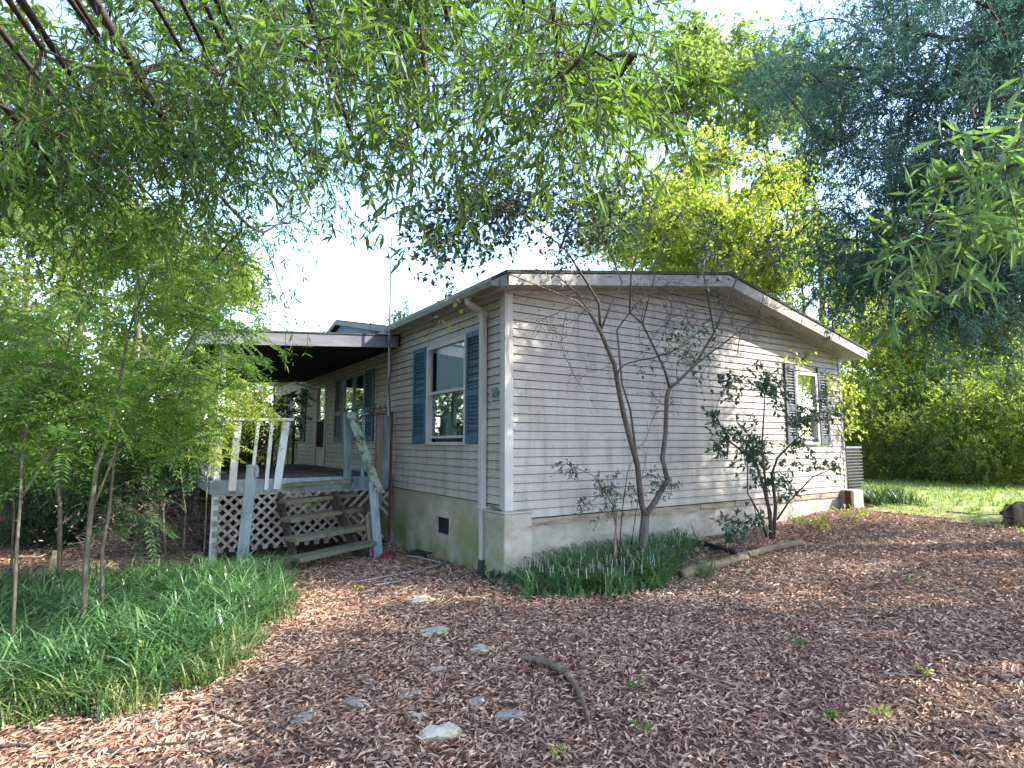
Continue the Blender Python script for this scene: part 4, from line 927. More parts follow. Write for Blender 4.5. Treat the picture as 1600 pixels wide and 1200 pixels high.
# tall yellow-green poplars behind the right half of the roof
for i, (px, d, k, s_, lb) in enumerate([(1010, 19, 'poplar2', .72, 'sunlit tree just above the roof ridge, its crown edge on open sky'), (1085, 22, 'poplar', .95, 'tall yellow green poplar left of the cedar, reaching the frame top'), (1150, 25, 'poplar', 1.12, 'tallest yellow poplar half hidden by the cedar'), (1215, 22, 'poplar', .9, 'poplar with bare pale trunk seen through the cedar gap'), (1290, 25, 'poplar', 1.0, 'poplar with thin trunk behind the cedar above the right roof slope'), (1185, 18, 'poplar2', .62, 'bright green tree right of the ridge behind the forked branches'), (1262, 19, 'poplar2', .60, 'bright green tree above the right roof slope'), (1040, 19, 'poplar2', .80, 'broad light green tree filling the gap left of the poplars'), (1135, 18, 'poplar2', .78, 'light green tree behind the roof ridge, right of the broad one'), (1110, 16, 'poplar2', .62, 'bright green tree behind the middle of the roof')]):
    p = at(px, 600, d); bg(k, 'poplar_tree', p[0], p[1], s_, lb, 'tall trees behind the house', rr.uniform(0, 6.28))
for (px, d, k, s_, lb) in [(690, 21, 'maple', .66, 'maple top showing yellow green above the gutter'), (755, 24, 'maple', .75, 'small tree crown peeping over the eave left of the roof corner'), (620, 26, 'maple', .70, 'pale tree crown behind the mast above the porch roof')]:
    p = at(px, 600, d); bg(k, 'maple_tree', p[0], p[1], s_, lb, 'trees behind the eave', rr.uniform(0, 6.28))
# woodland edge on the right beyond the lawn
wl = [(1345, 24, 'beech', .92), (1395, 25, 'beech', .95), (1455, 23, 'beech', .74), (1520, 23.5, 'beech', .84), (1585, 23, 'beech', .88), (1670, 24, 'beech', .86)]
wd = ['first leafy tree right of the house corner, yellow at its top', 'rounded lime green tree behind the lawn, second from the house', 'lower lime tree over the middle of the lawn', 'broad yellow topped tree behind the lawn right of centre', 'large lime tree at the right edge of the lawn', 'lime tree cut off by the right edge']
for (px, d, k, s_), lb in zip(wl, wd):
    p = at(px, 700, d); bg(k, 'beech_tree', p[0], p[1], s_, lb, 'trees along the lawn edge', rr.uniform(0, 6.28))
th = [(1348, 20.5, .62), (1392, 22.0, .86), (1436, 20.8, .60), (1487, 22.4, .90), (1536, 19.8, .62), (1603, 20.6, .88), (1665, 19.5, .66)]
td = ['low thicket at the lawn end nearest the house', 'dark leafy thicket left of the lawn middle', 'thicket shading the lawn middle', 'thicket with drooping sprays right of the lawn middle', 'darkest thicket at the back of the lawn', 'thicket behind the stump by the right edge', 'thicket outside the right edge of the lawn']
for (px, d, s_), lb in zip(th, td):
    p = at(px, 700, d); bg('thicket', 'thicket_bush', p[0], p[1], s_, lb, 'bushes along the lawn', rr.uniform(0, 6.28), 'bush')
for (px, d, k, s_, lb) in [(1380, 30, 'maple', 1.0, 'distant hazy tree behind the lawn trees, nearest the roof end'), (1460, 32, 'maple', 1.05, 'distant tree behind the lower lime tree'), (1560, 30, 'maple', 1.1, 'distant tall tree behind the right edge trees')]:
    p = at(px, 700, d); bg(k, 'distant_tree', p[0], p[1], s_, lb, 'distant trees on the right', rr.uniform(0, 6.28))
# left background beyond the porch
lf = [(20, 16, 'maple', .80), (110, 19, 'poplar2', .66), (200, 17, 'maple', .82), (290, 20, 'poplar2', .62), (370, 18, 'beech', .60), (425, 20, 'beech', .66), (460, 23, 'poplar2', .40), (330, 28, 'maple', 1.05), (150, 30, 'maple', 1.2), (-60, 15, 'maple', .65), (-420, 8.5, 'maple', .75), (-230, 11, 'maple', .8), (-700, 8, 'poplar2', .6)]  # the last ones lie out of view, added to shade the porch-side wall
ld = ['tree at the left edge behind the saplings', 'bright tree behind the saplings near the left edge', 'round green tree behind the fern leaved saplings', 'lime tree left of the porch post', 'sunlit tree seen between the porch rails', 'yellow green tree beyond the far end of the porch', 'bright tree by the far end of the house wall', 'far tree above the porch corner', 'far tree above the brush pile', 'tree outside the left edge', 'unseen tree added outside the left edge to shade the wall, nearest the viewer', 'unseen tree added outside the left edge to shade the wall, level with the porch', 'unseen tree added far outside the left edge to shade the wall']
for (px, d, k, s_), lb in zip(lf, ld):
    p = at(px, 700, d); bg(k, 'yard_tree', p[0], p[1], s_, lb, 'trees beyond the porch', rr.uniform(0, 6.28))
ev = [(70, 12.6, .50), (140, 12.4, .55), (215, 12.8, .62), (285, 13.2, .66), (390, 14, .6)]
ed = ['dark evergreen bush behind the red container', 'dark bush behind the pale sapling trunk', 'dark bush above the brush pile', 'dark bush against the porch corner', 'dark bush seen through the porch rails']
for (px, d, s_), lb in zip(ev, ed):
    p = at(px, 760, d); bg('evergreen', 'evergreen_bush', p[0], p[1], s_, lb, 'dark bushes left of the porch', rr.uniform(0, 6.28), 'bush')
# unseen trees added outside the right edge to shade the yard from the sun
for (x, y, k, s_, lb) in [(9.5, -12.0, 'poplar', .7, 'unseen poplar added as shade outside the right edge, nearest the viewer'), (12, -13, 'poplar', .8, 'unseen poplar added as shade outside the right edge, farthest from the house')]:
    bg(k, 'added_shade_tree', x, y, s_, lb, 'unseen trees added to shade the yard', rr.uniform(0, 6.28))

for (x, y, s_, lb) in [(18, -10, .8, 'lime tree outside the right edge beyond the clearing'), (22, -7.5, .8, 'lime tree outside the right edge far behind the clearing'), (21, -14, .85, 'lime tree outside the right edge, farthest to the right'), (27, -11, .9, 'lime tree outside the right edge deepest in the wood')]:
    bg('beech', 'beech_tree', x, y, s_, lb, 'trees along the lawn edge', rr.uniform(0, 6.28))

# ------------------------------------------------------------------ fern-leaved saplings on the left
def sapling(seed, stems, polys, label, mat='fern', L=0.068, name='pinnate_sapling', m_=2):
    rng = np.random.default_rng(seed); TT = []; R_ = []
    for pts, (r0, r1) in stems: TT.append(np.array([at(*p) for p in pts])); R_.append((r0, r1))
    base = TT[0][0].copy(); base[2] = float(gz(base[0], base[1])); TT[0][0] = base - (0, 0, .03)
    A = []
    for poly, n, dl, dh in polys:
        for p in poly_pick(rng, poly, n): A.append(at(p[0], p[1], rng.uniform(dl, dh)))
    me = tree_meshes(name, rng, TT, R_, np.array(A), (M['sapbark'], M[mat]), rtip=0.0022, rpow=0.36, step=0.16, sag=0.03, twig_r=0.0014, along=1, nside=5, spray=dict(m=m_, tw_len=0.34, q=9, L=L, Wd=L * .30, droop=0.2, spread=0.85, jitter=0.06, pinnate=True, fold=0.1))
    return tree_thing(name, base, me, label, 'sapling', 'fern leaved saplings', world_space=True)
sapling(51, [([(131, 960, 6.0), (135, 870, 6.05), (142, 800, 6.1), (150, 730, 6.1), (165, 690, 6.1), (185, 610, 6.2), (200, 520, 6.2), (230, 440, 6.3)], (.026, .009)), ([(142, 800, 6.1), (175, 720, 6.2), (200, 640, 6.3), (260, 560, 6.5)], (.012, .006)), ([(165, 690, 6.1), (120, 640, 6.2), (70, 580, 6.2)], (.012, .005))],
        [([(200, 430), (300, 400), (390, 470), (400, 560), (340, 620), (240, 600), (180, 520)], 95, 5.6, 7.2), ([(100, 560), (240, 600), (200, 680), (110, 660)], 36, 5.6, 7)], 'tallest pale trunked sapling with bright fern like leaves', L=.062)
sapling(52, [([(165, 900, 6.4), (160, 860, 6.4), (172, 790, 6.5), (178, 720, 6.5), (215, 660, 6.6), (280, 600, 6.7)], (.018, .007))],
        [([(190, 600), (330, 560), (345, 660), (290, 700), (200, 680)], 55, 6, 7.6)], 'leaning sapling close behind the tallest trunk')
sapling(53, [([(98, 875, 7.6), (94, 800, 7.6), (88, 730, 7.6), (84, 680, 7.6), (95, 600, 7.6), (110, 520, 7.6)], (.024, .008))],
        [([(-20, 480), (150, 440), (170, 560), (120, 640), (-20, 640)], 75, 6.4, 8.4)], 'sapling with straight stem behind the wooden stake')
sapling(54, [([(25, 960, 5.6), (26, 860, 5.7), (32, 780, 5.8), (35, 700, 5.9), (50, 640, 6.0), (40, 560, 6.0)], (.013, .006)), ([(32, 780, 5.8), (90, 690, 5.9), (110, 680, 6)], (.012, .006))],
        [([(-40, 560), (110, 540), (130, 680), (80, 730), (-40, 740)], 62, 5.4, 7)], 'thin dark sapling nearest the left edge')
sapling(55, [([(318, 880, 8.3), (322, 800, 8.3), (325, 700, 8.3), (330, 640, 8.3)], (.012, .005))],
        [([(290, 560), (345, 560), (350, 640), (350, 720), (310, 720)], 34, 7.7, 8.8), ([(345, 590), (430, 600), (430, 650), (350, 650)], 22, 8.4, 9.6)], 'leafy sapling crowding the porch corner post', 'lime')
sapling(57, [([(262, 872, 8.6), (255, 800, 8.6), (240, 720, 8.7), (225, 650, 8.7)], (.016, .006))], [([(130, 560), (340, 560), (345, 700), (250, 730), (150, 700)], 75, 7.6, 9.2)], 'bushy sapling behind the brush pile beside the porch', L=.075)
sapling(58, [([(20, 880, 8.5), (22, 800, 8.5), (20, 700, 8.5)], (.014, .006))], [([(-40, 600), (140, 600), (150, 730), (60, 745), (-40, 730)], 70, 7.8, 9.4)], 'low leafy sapling above the red container')
sapling(59, [([(285, 878, 8.7), (290, 800, 8.7), (280, 720, 8.7)], (.014, .006)), ([(285, 860, 8.7), (200, 760, 8.6), (150, 700, 8.6)], (.010, .004))], [([(110, 640), (330, 630), (345, 720), (250, 750), (130, 730)], 60, 7.9, 9.0), ([(150, 760), (250, 770), (240, 830), (160, 830)], 10, 7.2, 7.9)], 'dark leaved sapling spreading over the brush pile', 'dkgreen', .085)
sapling(56, [([(452, 742, 13.0), (450, 690, 13.0), (448, 640, 13.0), (455, 610, 13)], (.015, .006))], [([(430, 605), (478, 605), (474, 650), (440, 660)], 12, 12.5, 13.4)], 'dark leaved sapling growing at the far end of the porch', 'dkgreen', .10)

# ------------------------------------------------------------------ brush pile
rng = np.random.default_rng(61)
bp = at_ground(235, 865); bpile = empty('brush_pile', tuple(bp), 'tangled heap of dry brown twigs left of the porch', 'brush pile')
g = Geo(); rad = np.array([1.0, 1.05])
for i in range(1000):
    a = rng.uniform(0, 6.283); r = math.sqrt(rng.uniform(0, 1)); c = bp + np.array([math.cos(a) * r * 1.05 + .15, math.sin(a) * r * 1.15 + 0.6, 0]); hmax = 1.15 * (1 - r ** 2) + .1
    c[2] = float(gz(c[0], c[1])) + rng.uniform(0.0, hmax); d = vnorm(rng.normal(size=3) * (1, 1, .45)); ln = rng.uniform(.25, .75)
    t = np.linspace(-.5, .5, 5)[:, None]; q = c + d * ln * t + rng.normal(size=3) * 0.25 * ln * (0.25 - t * t) + rng.normal(size=(5, 3)) * 0.012
    q[:, 2] = np.maximum(q[:, 2], gz(q[:, 0], q[:, 1]) + .01); g.tube(q, np.linspace(1, .4, 5) * rng.uniform(.003, .010), 4, False)
sub(bpile, 'twigs', g, M['twig'])
P_ = bp + rng.normal(size=(900, 3)) * (.6, .6, .25) + (.1, .6, .45); P_[:, 2] = np.maximum(P_[:, 2], .05)
V, Fs = leaf_geo(P_, rng.normal(size=P_.shape), .07, .02, rng); sub(bpile, 'dead_leaves', Geo().add(V, Fs), M['litter'])
# low broad-leaved plant before the pile
def low_plant(name, px, py, n, L, Wd, mat, label, seed, hgt=.25, spread_=.2, kind='ovate'):
    rng = np.random.default_rng(seed); b = at_ground(px, py); t = empty(name, tuple(b), label, 'plant')
    g = Geo(); P = []; D = []
    for i in range(n):
        a = rng.uniform(0, 6.283); r = spread_ * math.sqrt(rng.uniform(0.05, 1)); h = hgt * rng.uniform(.4, 1.1)
        e = b + (math.cos(a) * r, math.sin(a) * r, h); q = np.array([b + (math.cos(a) * r * .2, math.sin(a) * r * .2, -.01), (b + e) / 2 + (0, 0, .05 * h), e]); g.tube(q, [.003, .0025, .002], 4, False)
        for f_ in (0.55, .75, .9, 1.0):
            P.append(b + (e - b) * f_ + (0, 0, .02)); D.append(np.array([math.cos(a), math.sin(a), .3]) + rng.normal(size=3) * .7)
    P = np.array(P); D = np.array(D); V, Fs = leaf_geo(P, D, L * rng.uniform(.6, 1.2, len(P)), Wd, rng, .12, None, kind)
    sub(t, 'stems', g, M['sapbark']); sub(t, 'leaves', Geo().add(V, Fs), M[mat]); return t
low_plant('broadleaf_weed', 215, 850, 34, .13, .035, 'oakb', 'pale leaved weed sprawling before the brush pile', 71, .5, .45)
low_plant('broadleaf_weed', 185, 800, 22, .12, .035, 'fern', 'green weed growing at the left end of the brush pile', 72, .5, .35)
low_plant('ferny_weed', 232, 1062, 6, .05, .022, 'vine', 'bright yellow green seedling at the front of the grass bed', 73, .22, .07)
low_plant('dark_weed', 770, 912, 12, .07, .05, 'dkgreen', 'dark leafy weed at the foot of the downspout', 74, .14, .13)
low_plant('dark_weed', 800, 912, 10, .08, .06, 'liriope', 'green weed at the foot of the corner pier', 75, .13, .12)
low_plant('ground_vine', 1052, 872, 26, .075, .05, 'shrub', 'trailing ivy behind the grass bed near the black strip', 76, .14, .4)
low_plant('ground_vine', 1120, 832, 22, .09, .04, 'shrub', 'leafy ground plant against the foundation left of the shrub', 77, .22, .35)
low_plant('yellow_weed', 1265, 826, 16, .09, .035, 'vine', 'yellow green weed right of the shrub base', 78, .15, .30)
low_plant('yellow_weed', 1325, 815, 18, .09, .03, 'vine', 'yellow green weed in front of the far corner pier', 79, .2, .30)
low_plant('yellow_weed', 1040, 826, 8, .06, .035, 'vine', 'small yellow weed at the wall behind the forked trunk', 80, .2, .12)
for i, (px, py, lb) in enumerate([(1005, 1150, 'small green sprout at the bottom middle right of the long bent stick'), (1378, 1130, 'pale sprout in leaves far right of the bent stick'), (1300, 1125, 'green sprout below the middle of the right yard'), (870, 1190, 'tiny sprout at the bottom edge'), (1425, 912, 'grass sprout in the sunny leaves of the right yard'), (1450, 1060, 'pale sprout near the right bottom corner'), (1250, 1010, 'faint green sprout in the middle of the right yard'), (560, 925, 'sprout near the white trim strip'), (990, 1078, 'sprout right of the bent stick')]):
    low_plant('leaf_sprout', px, py, 4, .035, .02, 'vine' if i % 2 else 'fern', lb, 90 + i, .05, .05)

# ------------------------------------------------------------------ grass-like beds
def blades(name, poly, n_tufts, nb, h, w, mat, label, seed, lean=0.55, edge_yellow=None, rnd=(.45, 1.3), extra=None, edge=.07):
    rng = np.random.default_rng(seed); T = poly_pick(rng, poly, n_tufts)
    T = T + rng.normal(size=T.shape) * edge; n = n_tufts * nb; C = np.repeat(T, nb, 0) + rng.normal(size=(n, 2)) * 0.025
    a = rng.uniform(0, 6.283, n); ht = h * np.repeat(rng.uniform(.55, 1.2, n_tufts), nb) * rng.uniform(*rnd, n); ln = lean * rng.uniform(.25, 1.25, n) * ht
    dx, dy = np.cos(a), np.sin(a); z0 = gz(C[:, 0], C[:, 1]) - .01
    sx, sy = -dy, dx; ww = w * rng.uniform(.7, 1.25, n); rows = []
    for t, k in ((0, .7), (.4, 1.0), (.75, .8), (1.0, 0.05)):
        o = ln * t ** 1.9; zz = z0 + ht * (t - .30 * lean * t ** 3)
        for s_ in (-1, 1): rows.append(np.stack([C[:, 0] + dx * o + s_ * sx * ww * k / 2, C[:, 1] + dy * o + s_ * sy * ww * k / 2, zz], -1))
    V = np.stack(rows, 1).reshape(-1, 3); i = np.arange(n)[:, None] * 8
    Fq = np.concatenate([i + np.array([0, 1, 3, 2]), i + np.array([2, 3, 5, 4]), i + np.array([4, 5, 7, 6])])
    g = Geo(); g.add(V, Fq)
    mats = [M[mat]]
    if extra:
        k = extra; T2 = poly_pick(rng, poly, k); mats.append(M['spike'])
        for p in T2:
            zz = float(gz(*p)); q = np.array([(p[0], p[1], zz), (p[0] + rng.normal() * .02, p[1] + rng.normal() * .02, zz + h * .8), (p[0] + rng.normal() * .03, p[1] + rng.normal() * .03, zz + h * 1.12)])
            g.tube(np.array([q[0] * .35 + q[1] * .65, q[1]]), [.008, .004], 4, False, 1); g.tube(q[:2], .002, 3, False, 0)
    return tag(place(name, g, mats), label, 'grass', None, 'stuff')
left_bed = [(-6.8, -1.3), (-4.6, -1.15), (-4.1, -1.05), (-3.6, -1.3), (-3.15, -1.15), (-2.8, -.45), (-2.45, .0), (-2.2, .75), (-2.1, 1.4), (-2.2, 1.95), (-2.6, 2.3), (-3.4, 2.35), (-4.4, 2.5), (-6.8, 3.4)]
blades('liriope_bed', left_bed, 1900, 16, .38, .0125, 'liriope', 'wide bed of dark green liriope filling the lower left', 81, 1.0)
blades('liriope_fringe', [(-5.0, -1.35), (-4.1, -1.2), (-3.6, -1.5), (-3.05, -1.35), (-2.75, -.55), (-2.4, .0), (-2.25, .6), (-2.4, .6), (-2.5, .0), (-3.0, -.7), (-3.6, -.95), (-4.2, -.7), (-5.0, -.9)], 330, 13, .22, .009, 'liriopeedge', 'thinner yellowed liriope along the front edge of the left bed', 82, .9)
mid_bed = [(0.40, -.15), (.02, -.25), (-.12, -.62), (.15, -.98), (.6, -1.25), (1.05, -1.3), (1.5, -1.1), (1.9, -.8), (2.5, -.45), (2.9, -.2), (1.6, -.12)]
blades('liriope_bed', mid_bed, 400, 16, .34, .0115, 'liriope', 'clump of flowering liriope under the forked tree', 83, 1.0, extra=110)
blades('grass_tuft', [(1.72, -1.45), (1.95, -1.35), (1.9, -1.2), (1.7, -1.25)], 10, 14, .22, .010, 'liriopeedge', 'small grass tuft in front of the near end of the log', 84, .7)
blades('grass_tuft', [(7.9, -.5), (8.5, -.7), (8.8, -.1), (8.0, .2)], 70, 14, .34, .012, 'dkgreen', 'dark grass clump beside the far pier', 85, .6)
rng = np.random.default_rng(86)
lawn_poly = [(7.9, .6), (7.6, -.4), (7.1, -1.6), (6.5, -2.8), (6.2, -4.2), (12, -5), (24, -6), (30, 2), (26, 12), (12, 6), (8.5, 2)]
blades('lawn_grass', lawn_poly, 12000, 6, .11, .013, 'lawn', 'short sunlit lawn grass beyond the fallen leaves', 86, .7)

# ------------------------------------------------------------------ fallen leaves
rng = np.random.default_rng(87)
N0 = 860000; x = rng.uniform(-9.5, 9.5, N0); y = rng.uniform(-6.2, 9.0, N0)
r = np.hypot(x - CAM[0], y - CAM[1]); keep = rng.uniform(size=N0) < np.clip((4.6 / np.maximum(r, .5)) ** 1.0, .25, 1)
q = (np.stack([x, y, np.zeros_like(x)], -1) - CAM) @ R
keep &= (q[:, 2] > 0.2) & (np.abs(q[:, 0]) < q[:, 2] * 1.05 + .5)
keep &= ~((x > 0) & (y > 0)); keep &= ~((y > PY) & (x > PX)); keep &= (x < lawn_edge(y) + rng.normal(size=N0) * .45)
x, y = x[keep], y[keep]; n = len(x); a = rng.uniform(0, 6.283, n) * .8 + .3 * np.sin(x * 3) + 2.5
patch = .5 + .5 * np.sin(x * 2.3 + 1.7 * np.sin(y * 1.9)) * np.cos(y * 2.7 + np.sin(x * 3.1)); kp = rng.uniform(size=n) < .72 + .28 * patch; x, y, a = x[kp], y[kp], a[kp]; n = len(x)
D = np.stack([np.cos(a), np.sin(a), rng.normal(size=n) * .30], -1); P_ = np.stack([x, y, gz(x, y) + rng.uniform(.002, .028, n)], -1)
rl = np.hypot(x - CAM[0], y - CAM[1]); sc_ = np.clip(.85 + .03 * rl, .9, 1.25)
V, Fs = leaf_geo(P_ - D * .035, D, .064 * sc_ * rng.uniform(.35, 1.4, n), .0130 * sc_ * rng.uniform(.5, 1.6, n), rng, .22, rng.normal(size=(n, 3)) * .45 + (0, 0, 1))
tag(place('leaf_litter', Geo().add(V, Fs), M['litter']), 'thick carpet of narrow brown fallen leaves over the yard', 'leaves', None, 'stuff')

# broken twigs and crumbs among the leaves
rng = np.random.default_rng(88); g = Geo()
n = 2600; tx = rng.uniform(-6, 8, n); ty = rng.uniform(-5, 1.5, n); kp = ~((tx > 0) & (ty > 0)) & (tx < lawn_edge(ty)); tx, ty = tx[kp], ty[kp]; n = len(tx); a = rng.uniform(0, 6.283, n); ln = rng.uniform(.05, .26, n)
t3 = np.array([-.5, 0, .5]); tw = np.stack([tx[:, None] + np.cos(a)[:, None] * ln[:, None] * t3 + rng.normal(size=(n, 3)) * .006, ty[:, None] + np.sin(a)[:, None] * ln[:, None] * t3 + rng.normal(size=(n, 3)) * .006, np.zeros((n, 3))], -1)
tw[..., 2] = gz(tw[..., 0], tw[..., 1]) + rng.uniform(.012, .034, (n, 1)); add_twigs(g, tw, .0035)
tag(place('twig_litter', g, M['twig']), 'small broken twigs scattered through the fallen leaves', 'twigs', None, 'stuff')
# ------------------------------------------------------------------ stepping stones
def stone(px, py, w, d, mat, label, seed, h=.05, rot=0.0):
    rng = np.random.default_rng(seed); b = at_ground(px, py); k = 11; a = np.sort(np.linspace(0, 2 * math.pi, k, endpoint=False) + rng.normal(size=k) * .12)
    rr_ = 1 + rng.normal(size=k) * .13; ca, sa = math.cos(rot), math.sin(rot)
    ex = np.cos(a) * w * rr_; ey = np.sin(a) * d * rr_; X_ = ex * ca - ey * sa; Y_ = ex * sa + ey * ca
    g = Geo(); lo = np.stack([X_ * 1.06, Y_ * 1.06, np.full(k, -.06)], -1); mid = np.stack([X_ * 1.02, Y_ * 1.02, np.full(k, h * .55)], -1); hi = np.stack([X_ * .86, Y_ * .86, h * .8 + rng.normal(size=k) * .004], -1)
    V = np.concatenate([lo, mid, hi, [[0, 0, h * 1.05]]]); j = np.arange(k); j2 = (j + 1) % k
    g.add(V, np.concatenate([np.stack([j, j2, k + j2, k + j], -1), np.stack([k + j, k + j2, 2 * k + j2, 2 * k + j], -1)])); g.f.append((np.stack([2 * k + j, 2 * k + j2, np.full(k, 3 * k)], -1), 0))
    o = place('stepping_stone', g, M[mat]); o.location = b; return tag(o, label, 'stone', 'stepping stones in the leaves')
for i, s_ in enumerate([(688, 1150, .125, .075, 'stone', 'largest mossy stone at the bottom middle of the path', .042, -.5), (800, 1118, .10, .05, 'bluestone', 'grey stone partly buried right of the largest mossy stone', .022, -.4), (655, 938, .17, .12, 'stone', 'farthest mossy stone near the house', .026, -.4), (680, 988, .14, .11, 'stone', 'pale stone second from the house', .026, -.3), (752, 1015, .085, .08, 'stone', 'small tan stone beside the dark twig', .022, 0.2), (684, 1048, .07, .07, 'bluestone', 'bluish stone in the middle of the path', .024, .3), (640, 1086, .08, .06, 'bluestone', 'grey stone mostly covered by leaves above the largest stone', .020, .1), (552, 1100, .055, .09, 'bluestone', 'narrow grey blue stone left of the path', .026, .5), (478, 1125, .09, .05, 'bluestone', 'pale stone by the front edge of the grass bed', .026, .6), (655, 1122, .05, .02, 'stone', 'sliver of tan stone just above the largest stone', .028, -.4), (745, 1098, .07, .05, 'bluestone', 'dull stone between the bluish stone and the bent stick', .020, .1)]):
    stone(s_[0], s_[1], s_[2], s_[3], s_[4], s_[5], 100 + i, s_[6], s_[7])

# ------------------------------------------------------------------ sticks, logs and odds on the ground
def ground_stick(name, pts, r, mat, label, cat, n=7, lift=0.0, seed=0):
    rng = np.random.default_rng(900 + seed); P = np.array([at_ground(px, py) for px, py in pts]); cum = np.concatenate([[0], np.cumsum(np.linalg.norm(np.diff(P, axis=0), axis=1))]); k = max(7, len(pts) * 4)
    s = np.linspace(0, cum[-1], k); q = np.stack([np.interp(s, cum, P[:, i]) for i in range(3)], -1)
    for _ in range(2): q[1:-1] = q[1:-1] * .5 + (q[:-2] + q[2:]) * .25
    k = k * 2 if r[0] > .01 else k; s = np.linspace(0, 1, len(q)); q = np.stack([np.interp(np.linspace(0, 1, k), s, q[:, i]) for i in range(3)], -1)
    rad = np.interp(np.linspace(0, 1, k), np.linspace(0, 1, len(r)), r) * (1 + rng.normal(size=k) * .09); q[:, :2] += rng.normal(size=(k, 2)) * rad[:, None] * .2
    q[:, 2] = gz(q[:, 0], q[:, 1]) + rad * .6 + .022 + lift
    o = place(name, Geo().tube(q - P[0], rad, n), M[mat], smooth=True); o.location = P[0]; return tag(o, label, cat)
ground_stick('fallen_branch', [(805, 1032), (850, 1042), (885, 1058), (905, 1090), (915, 1115), (922, 1140)], [.012, .027, .025, .017, .013, .010], 'deadwood', 'thick bent branch lying in the leaves at the bottom centre', 'branch', 8, .004)
ground_stick('edging_log', [(1062, 906), (1110, 893), (1165, 876)], [.058, .055, .045], 'log', 'nearer mossy log edging the bed by the wall', 'log', 10, 0, 1)
ground_stick('edging_log', [(1150, 878), (1200, 864), (1252, 853)], [.045, .05, .04], 'log', 'farther thinner log edging the bed by the shrub', 'log', 9, 0, 2)
ground_stick('edging_log', [(1095, 856), (1130, 850), (1165, 842)], [.03, .03, .025], 'log', 'short log behind the black strip by the wall', 'log', 8, 0, 3)
ground_stick('black_pipe', [(1082, 849), (1115, 859), (1150, 868)], [.035, .035, .035], 'black', 'black plastic strip lying behind the edging log', 'pipe', 8, 0, 4)
ground_stick('tree_stump', [(1580, 822), (1625, 818)], [.17, .17], 'log', 'cut log lying at the right edge before the lawn', 'log', 12, 0.02, 5)
for i, (pts, r, lb) in enumerate([
    ([(705, 1010), (725, 1030), (748, 1052)], .006, 'dark forked twig beside the small tan stone'), ([(570, 1065), (585, 1080), (592, 1088)], .006, 'short dark twig left of the path'),
    ([(165, 1185), (230, 1172), (330, 1165), (385, 1150)], .008, 'long thin twig at the bottom left'), ([(385, 1075), (420, 1092), (455, 1115)], .006, 'brown twig by the front of the grass bed'),
    ([(330, 1120), (380, 1140), (400, 1155), (430, 1175)], .008, 'curved twig below the grass bed'), ([(1045, 1045), (1100, 1066), (1170, 1078), (1240, 1085)], .007, 'long dark twig across the right yard'),
    ([(480, 1060), (520, 1062), (590, 1050)], .004, 'thin twig in the leaves right of the grass bed'), ([(740, 1125), (748, 1160)], .005, 'short twig right of the largest mossy stone'),
    ([(0, 1175), (30, 1172), (60, 1176)], .009, 'dark twig in the bottom left corner'), ([(1480, 802), (1530, 806), (1575, 806)], .012, 'stick pointing at the cut log'), ([(440, 1145), (500, 1175), (540, 1200)], .005, 'thin twig running off the bottom edge')]):
    ground_stick('fallen_twig', pts, [r, r * .9, r * .6], 'twig' if i % 2 else 'darkbark', lb, 'twig', 5, 0, 10 + i)
g0 = at_ground(560, 912)
ground_stick('trim_strip', [(556, 913), (610, 903), (692, 886)], [.010, .010, .010], 'striptrim', 'long white trim strip lying in the leaves before the foundation', 'strip', 4, 0, 30)
ground_stick('trim_strip', [(634, 872), (662, 877), (692, 885)], [.012, .012, .010], 'striptrim', 'short white trim strip beside the dark mat', 'strip', 4, 0.01, 31)
ground_stick('trim_strip', [(585, 918), (612, 914), (640, 908)], [.008, .008, .006], 'striptrim', 'thin pale strip nearest the viewer before the foundation', 'strip', 4, 0, 32)
ma, mb = at_ground(642, 866), at_ground(690, 868); mc = (ma + mb) / 2
o = place('door_mat', Geo().board(ma - mc + (0, 0, .035), mb - mc + (0, .1, .05), .36, .02, (0, 0, 1)), M['black'], bevel=.004); o.location = mc; tag(o, 'black rubber mat lying against the foundation', 'mat')
rng = np.random.default_rng(120); cb = at_ground(606, 874); k, l_ = 9, 12
th_, ph = np.meshgrid(np.linspace(0.05, 1.57, k), np.linspace(0, 6.283, l_, endpoint=False), indexing='ij'); rr_ = 1 + .22 * rng.normal(size=th_.shape) * np.sin(th_)
V = np.stack([.13 * np.sin(th_) * np.cos(ph) * rr_, .11 * np.sin(th_) * np.sin(ph) * rr_, .09 * np.cos(th_) * rr_], -1).reshape(-1, 3); ii, jj = np.meshgrid(np.arange(k - 1), np.arange(l_), indexing='ij'); a_ = (ii * l_ + jj).ravel(); b_ = (ii * l_ + (jj + 1) % l_).ravel()
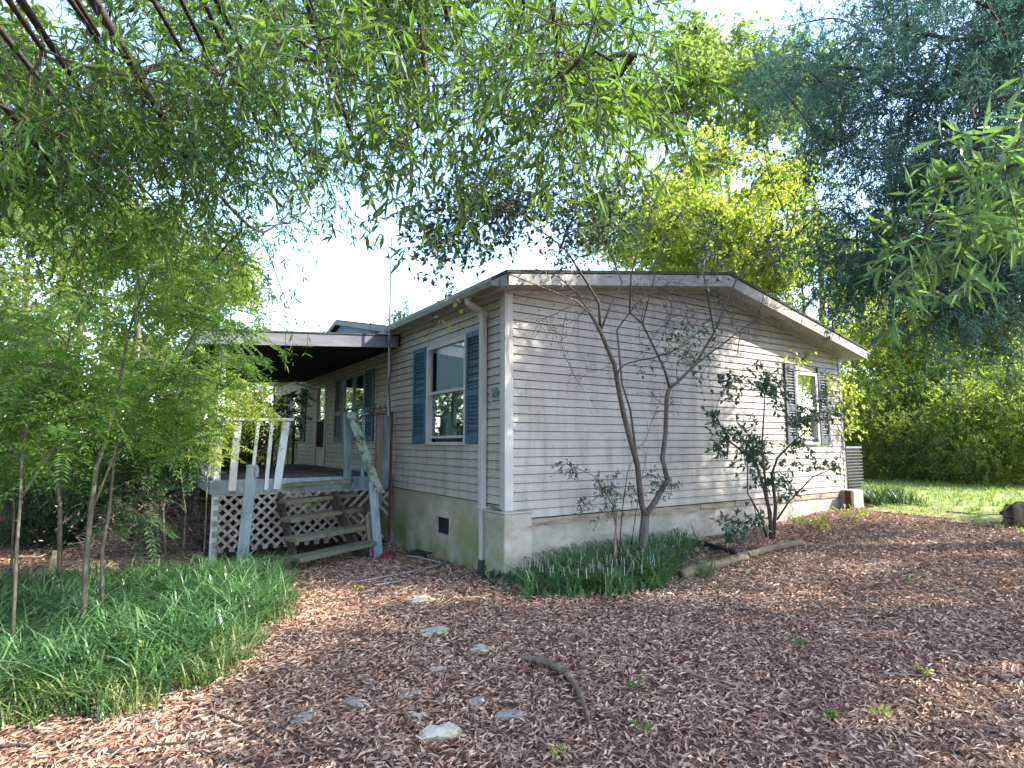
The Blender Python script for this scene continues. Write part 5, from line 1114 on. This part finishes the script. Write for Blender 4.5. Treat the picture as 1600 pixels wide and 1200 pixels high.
o = place('red_cloth', Geo().add(V, np.stack([a_, a_ + l_, b_ + l_, b_], -1)), M['cloth'], smooth=True); o.location = cb; tag(o, 'crumpled dark red cloth at the foot of the steps', 'cloth')
# pale split stake and the red container on the left
p = at_ground(78, 906); q = at(88, 860, float(np.hypot(*(p - CAM)[:2]))); sk = empty('wooden_stake', tuple(p), 'pale split wooden stake leaning in the left grass', 'stake')
sub(sk, 'stake_wood', Geo().board(p - (0, 0, .08), q, .075, .035, (0, -1, 0)), M['palewood'], bevel=.005)
p = at_ground(12, 832); p[2] = float(gz(p[0], p[1])); bn = empty('plastic_container', tuple(p), 'pink red plastic container with a handle at the left edge', 'container')
x_, y_ = p[0], p[1]
V = []
for (h, w_, d_) in ((0, .15, .10), (.20, .19, .12), (.215, .20, .13), (.235, .20, .13)):
    for (sx, sy) in ((-1, -1), (1, -1), (1, 1), (-1, 1)): V.append((x_ + sx * w_, y_ + sy * d_, p[2] + h + .02))
Fq = [(3, 2, 1, 0)] + [(r_ * 4 + i, r_ * 4 + (i + 1) % 4, r_ * 4 + 4 + (i + 1) % 4, r_ * 4 + 4 + i) for r_ in range(3) for i in range(4)] + [(12, 13, 14, 15)]
sub(bn, 'tub', Geo().add(V, Fq), M['pinkred'], bevel=.008)
sub(bn, 'handle', Geo().tube([(x_ - .08, y_, p[2] + .25), (x_ - .07, y_, p[2] + .30), (x_ + .07, y_, p[2] + .30), (x_ + .08, y_, p[2] + .25)], .010, 6), M['pinkred'])
for i in range(5): sub(bn, 'rib', Geo().box(x_ - .13 + i * .06, x_ - .11 + i * .06, y_ - .128, y_ - .10, p[2] + .05, p[2] + .21), M['pinkred'])
# air conditioner beyond the far corner
ac = empty('air_conditioner', (8.3, .7, float(gz(8.3, .7))), 'dark slatted air conditioner just past the far house corner', 'air conditioner')
sub(ac, 'casing', Geo().box(7.95, 8.58, .30, 1.0, .42, 1.47), M['black'], bevel=.01)
for i in range(16): sub(ac, 'louvre_slat', Geo().box(7.94, 8.59, .262, .296, .50 + i * .06, .522 + i * .06), M['acslat'])
sub(ac, 'top_cover', Geo().box(7.94, 8.60, .27, 1.02, 1.472, 1.51), M['metal'])
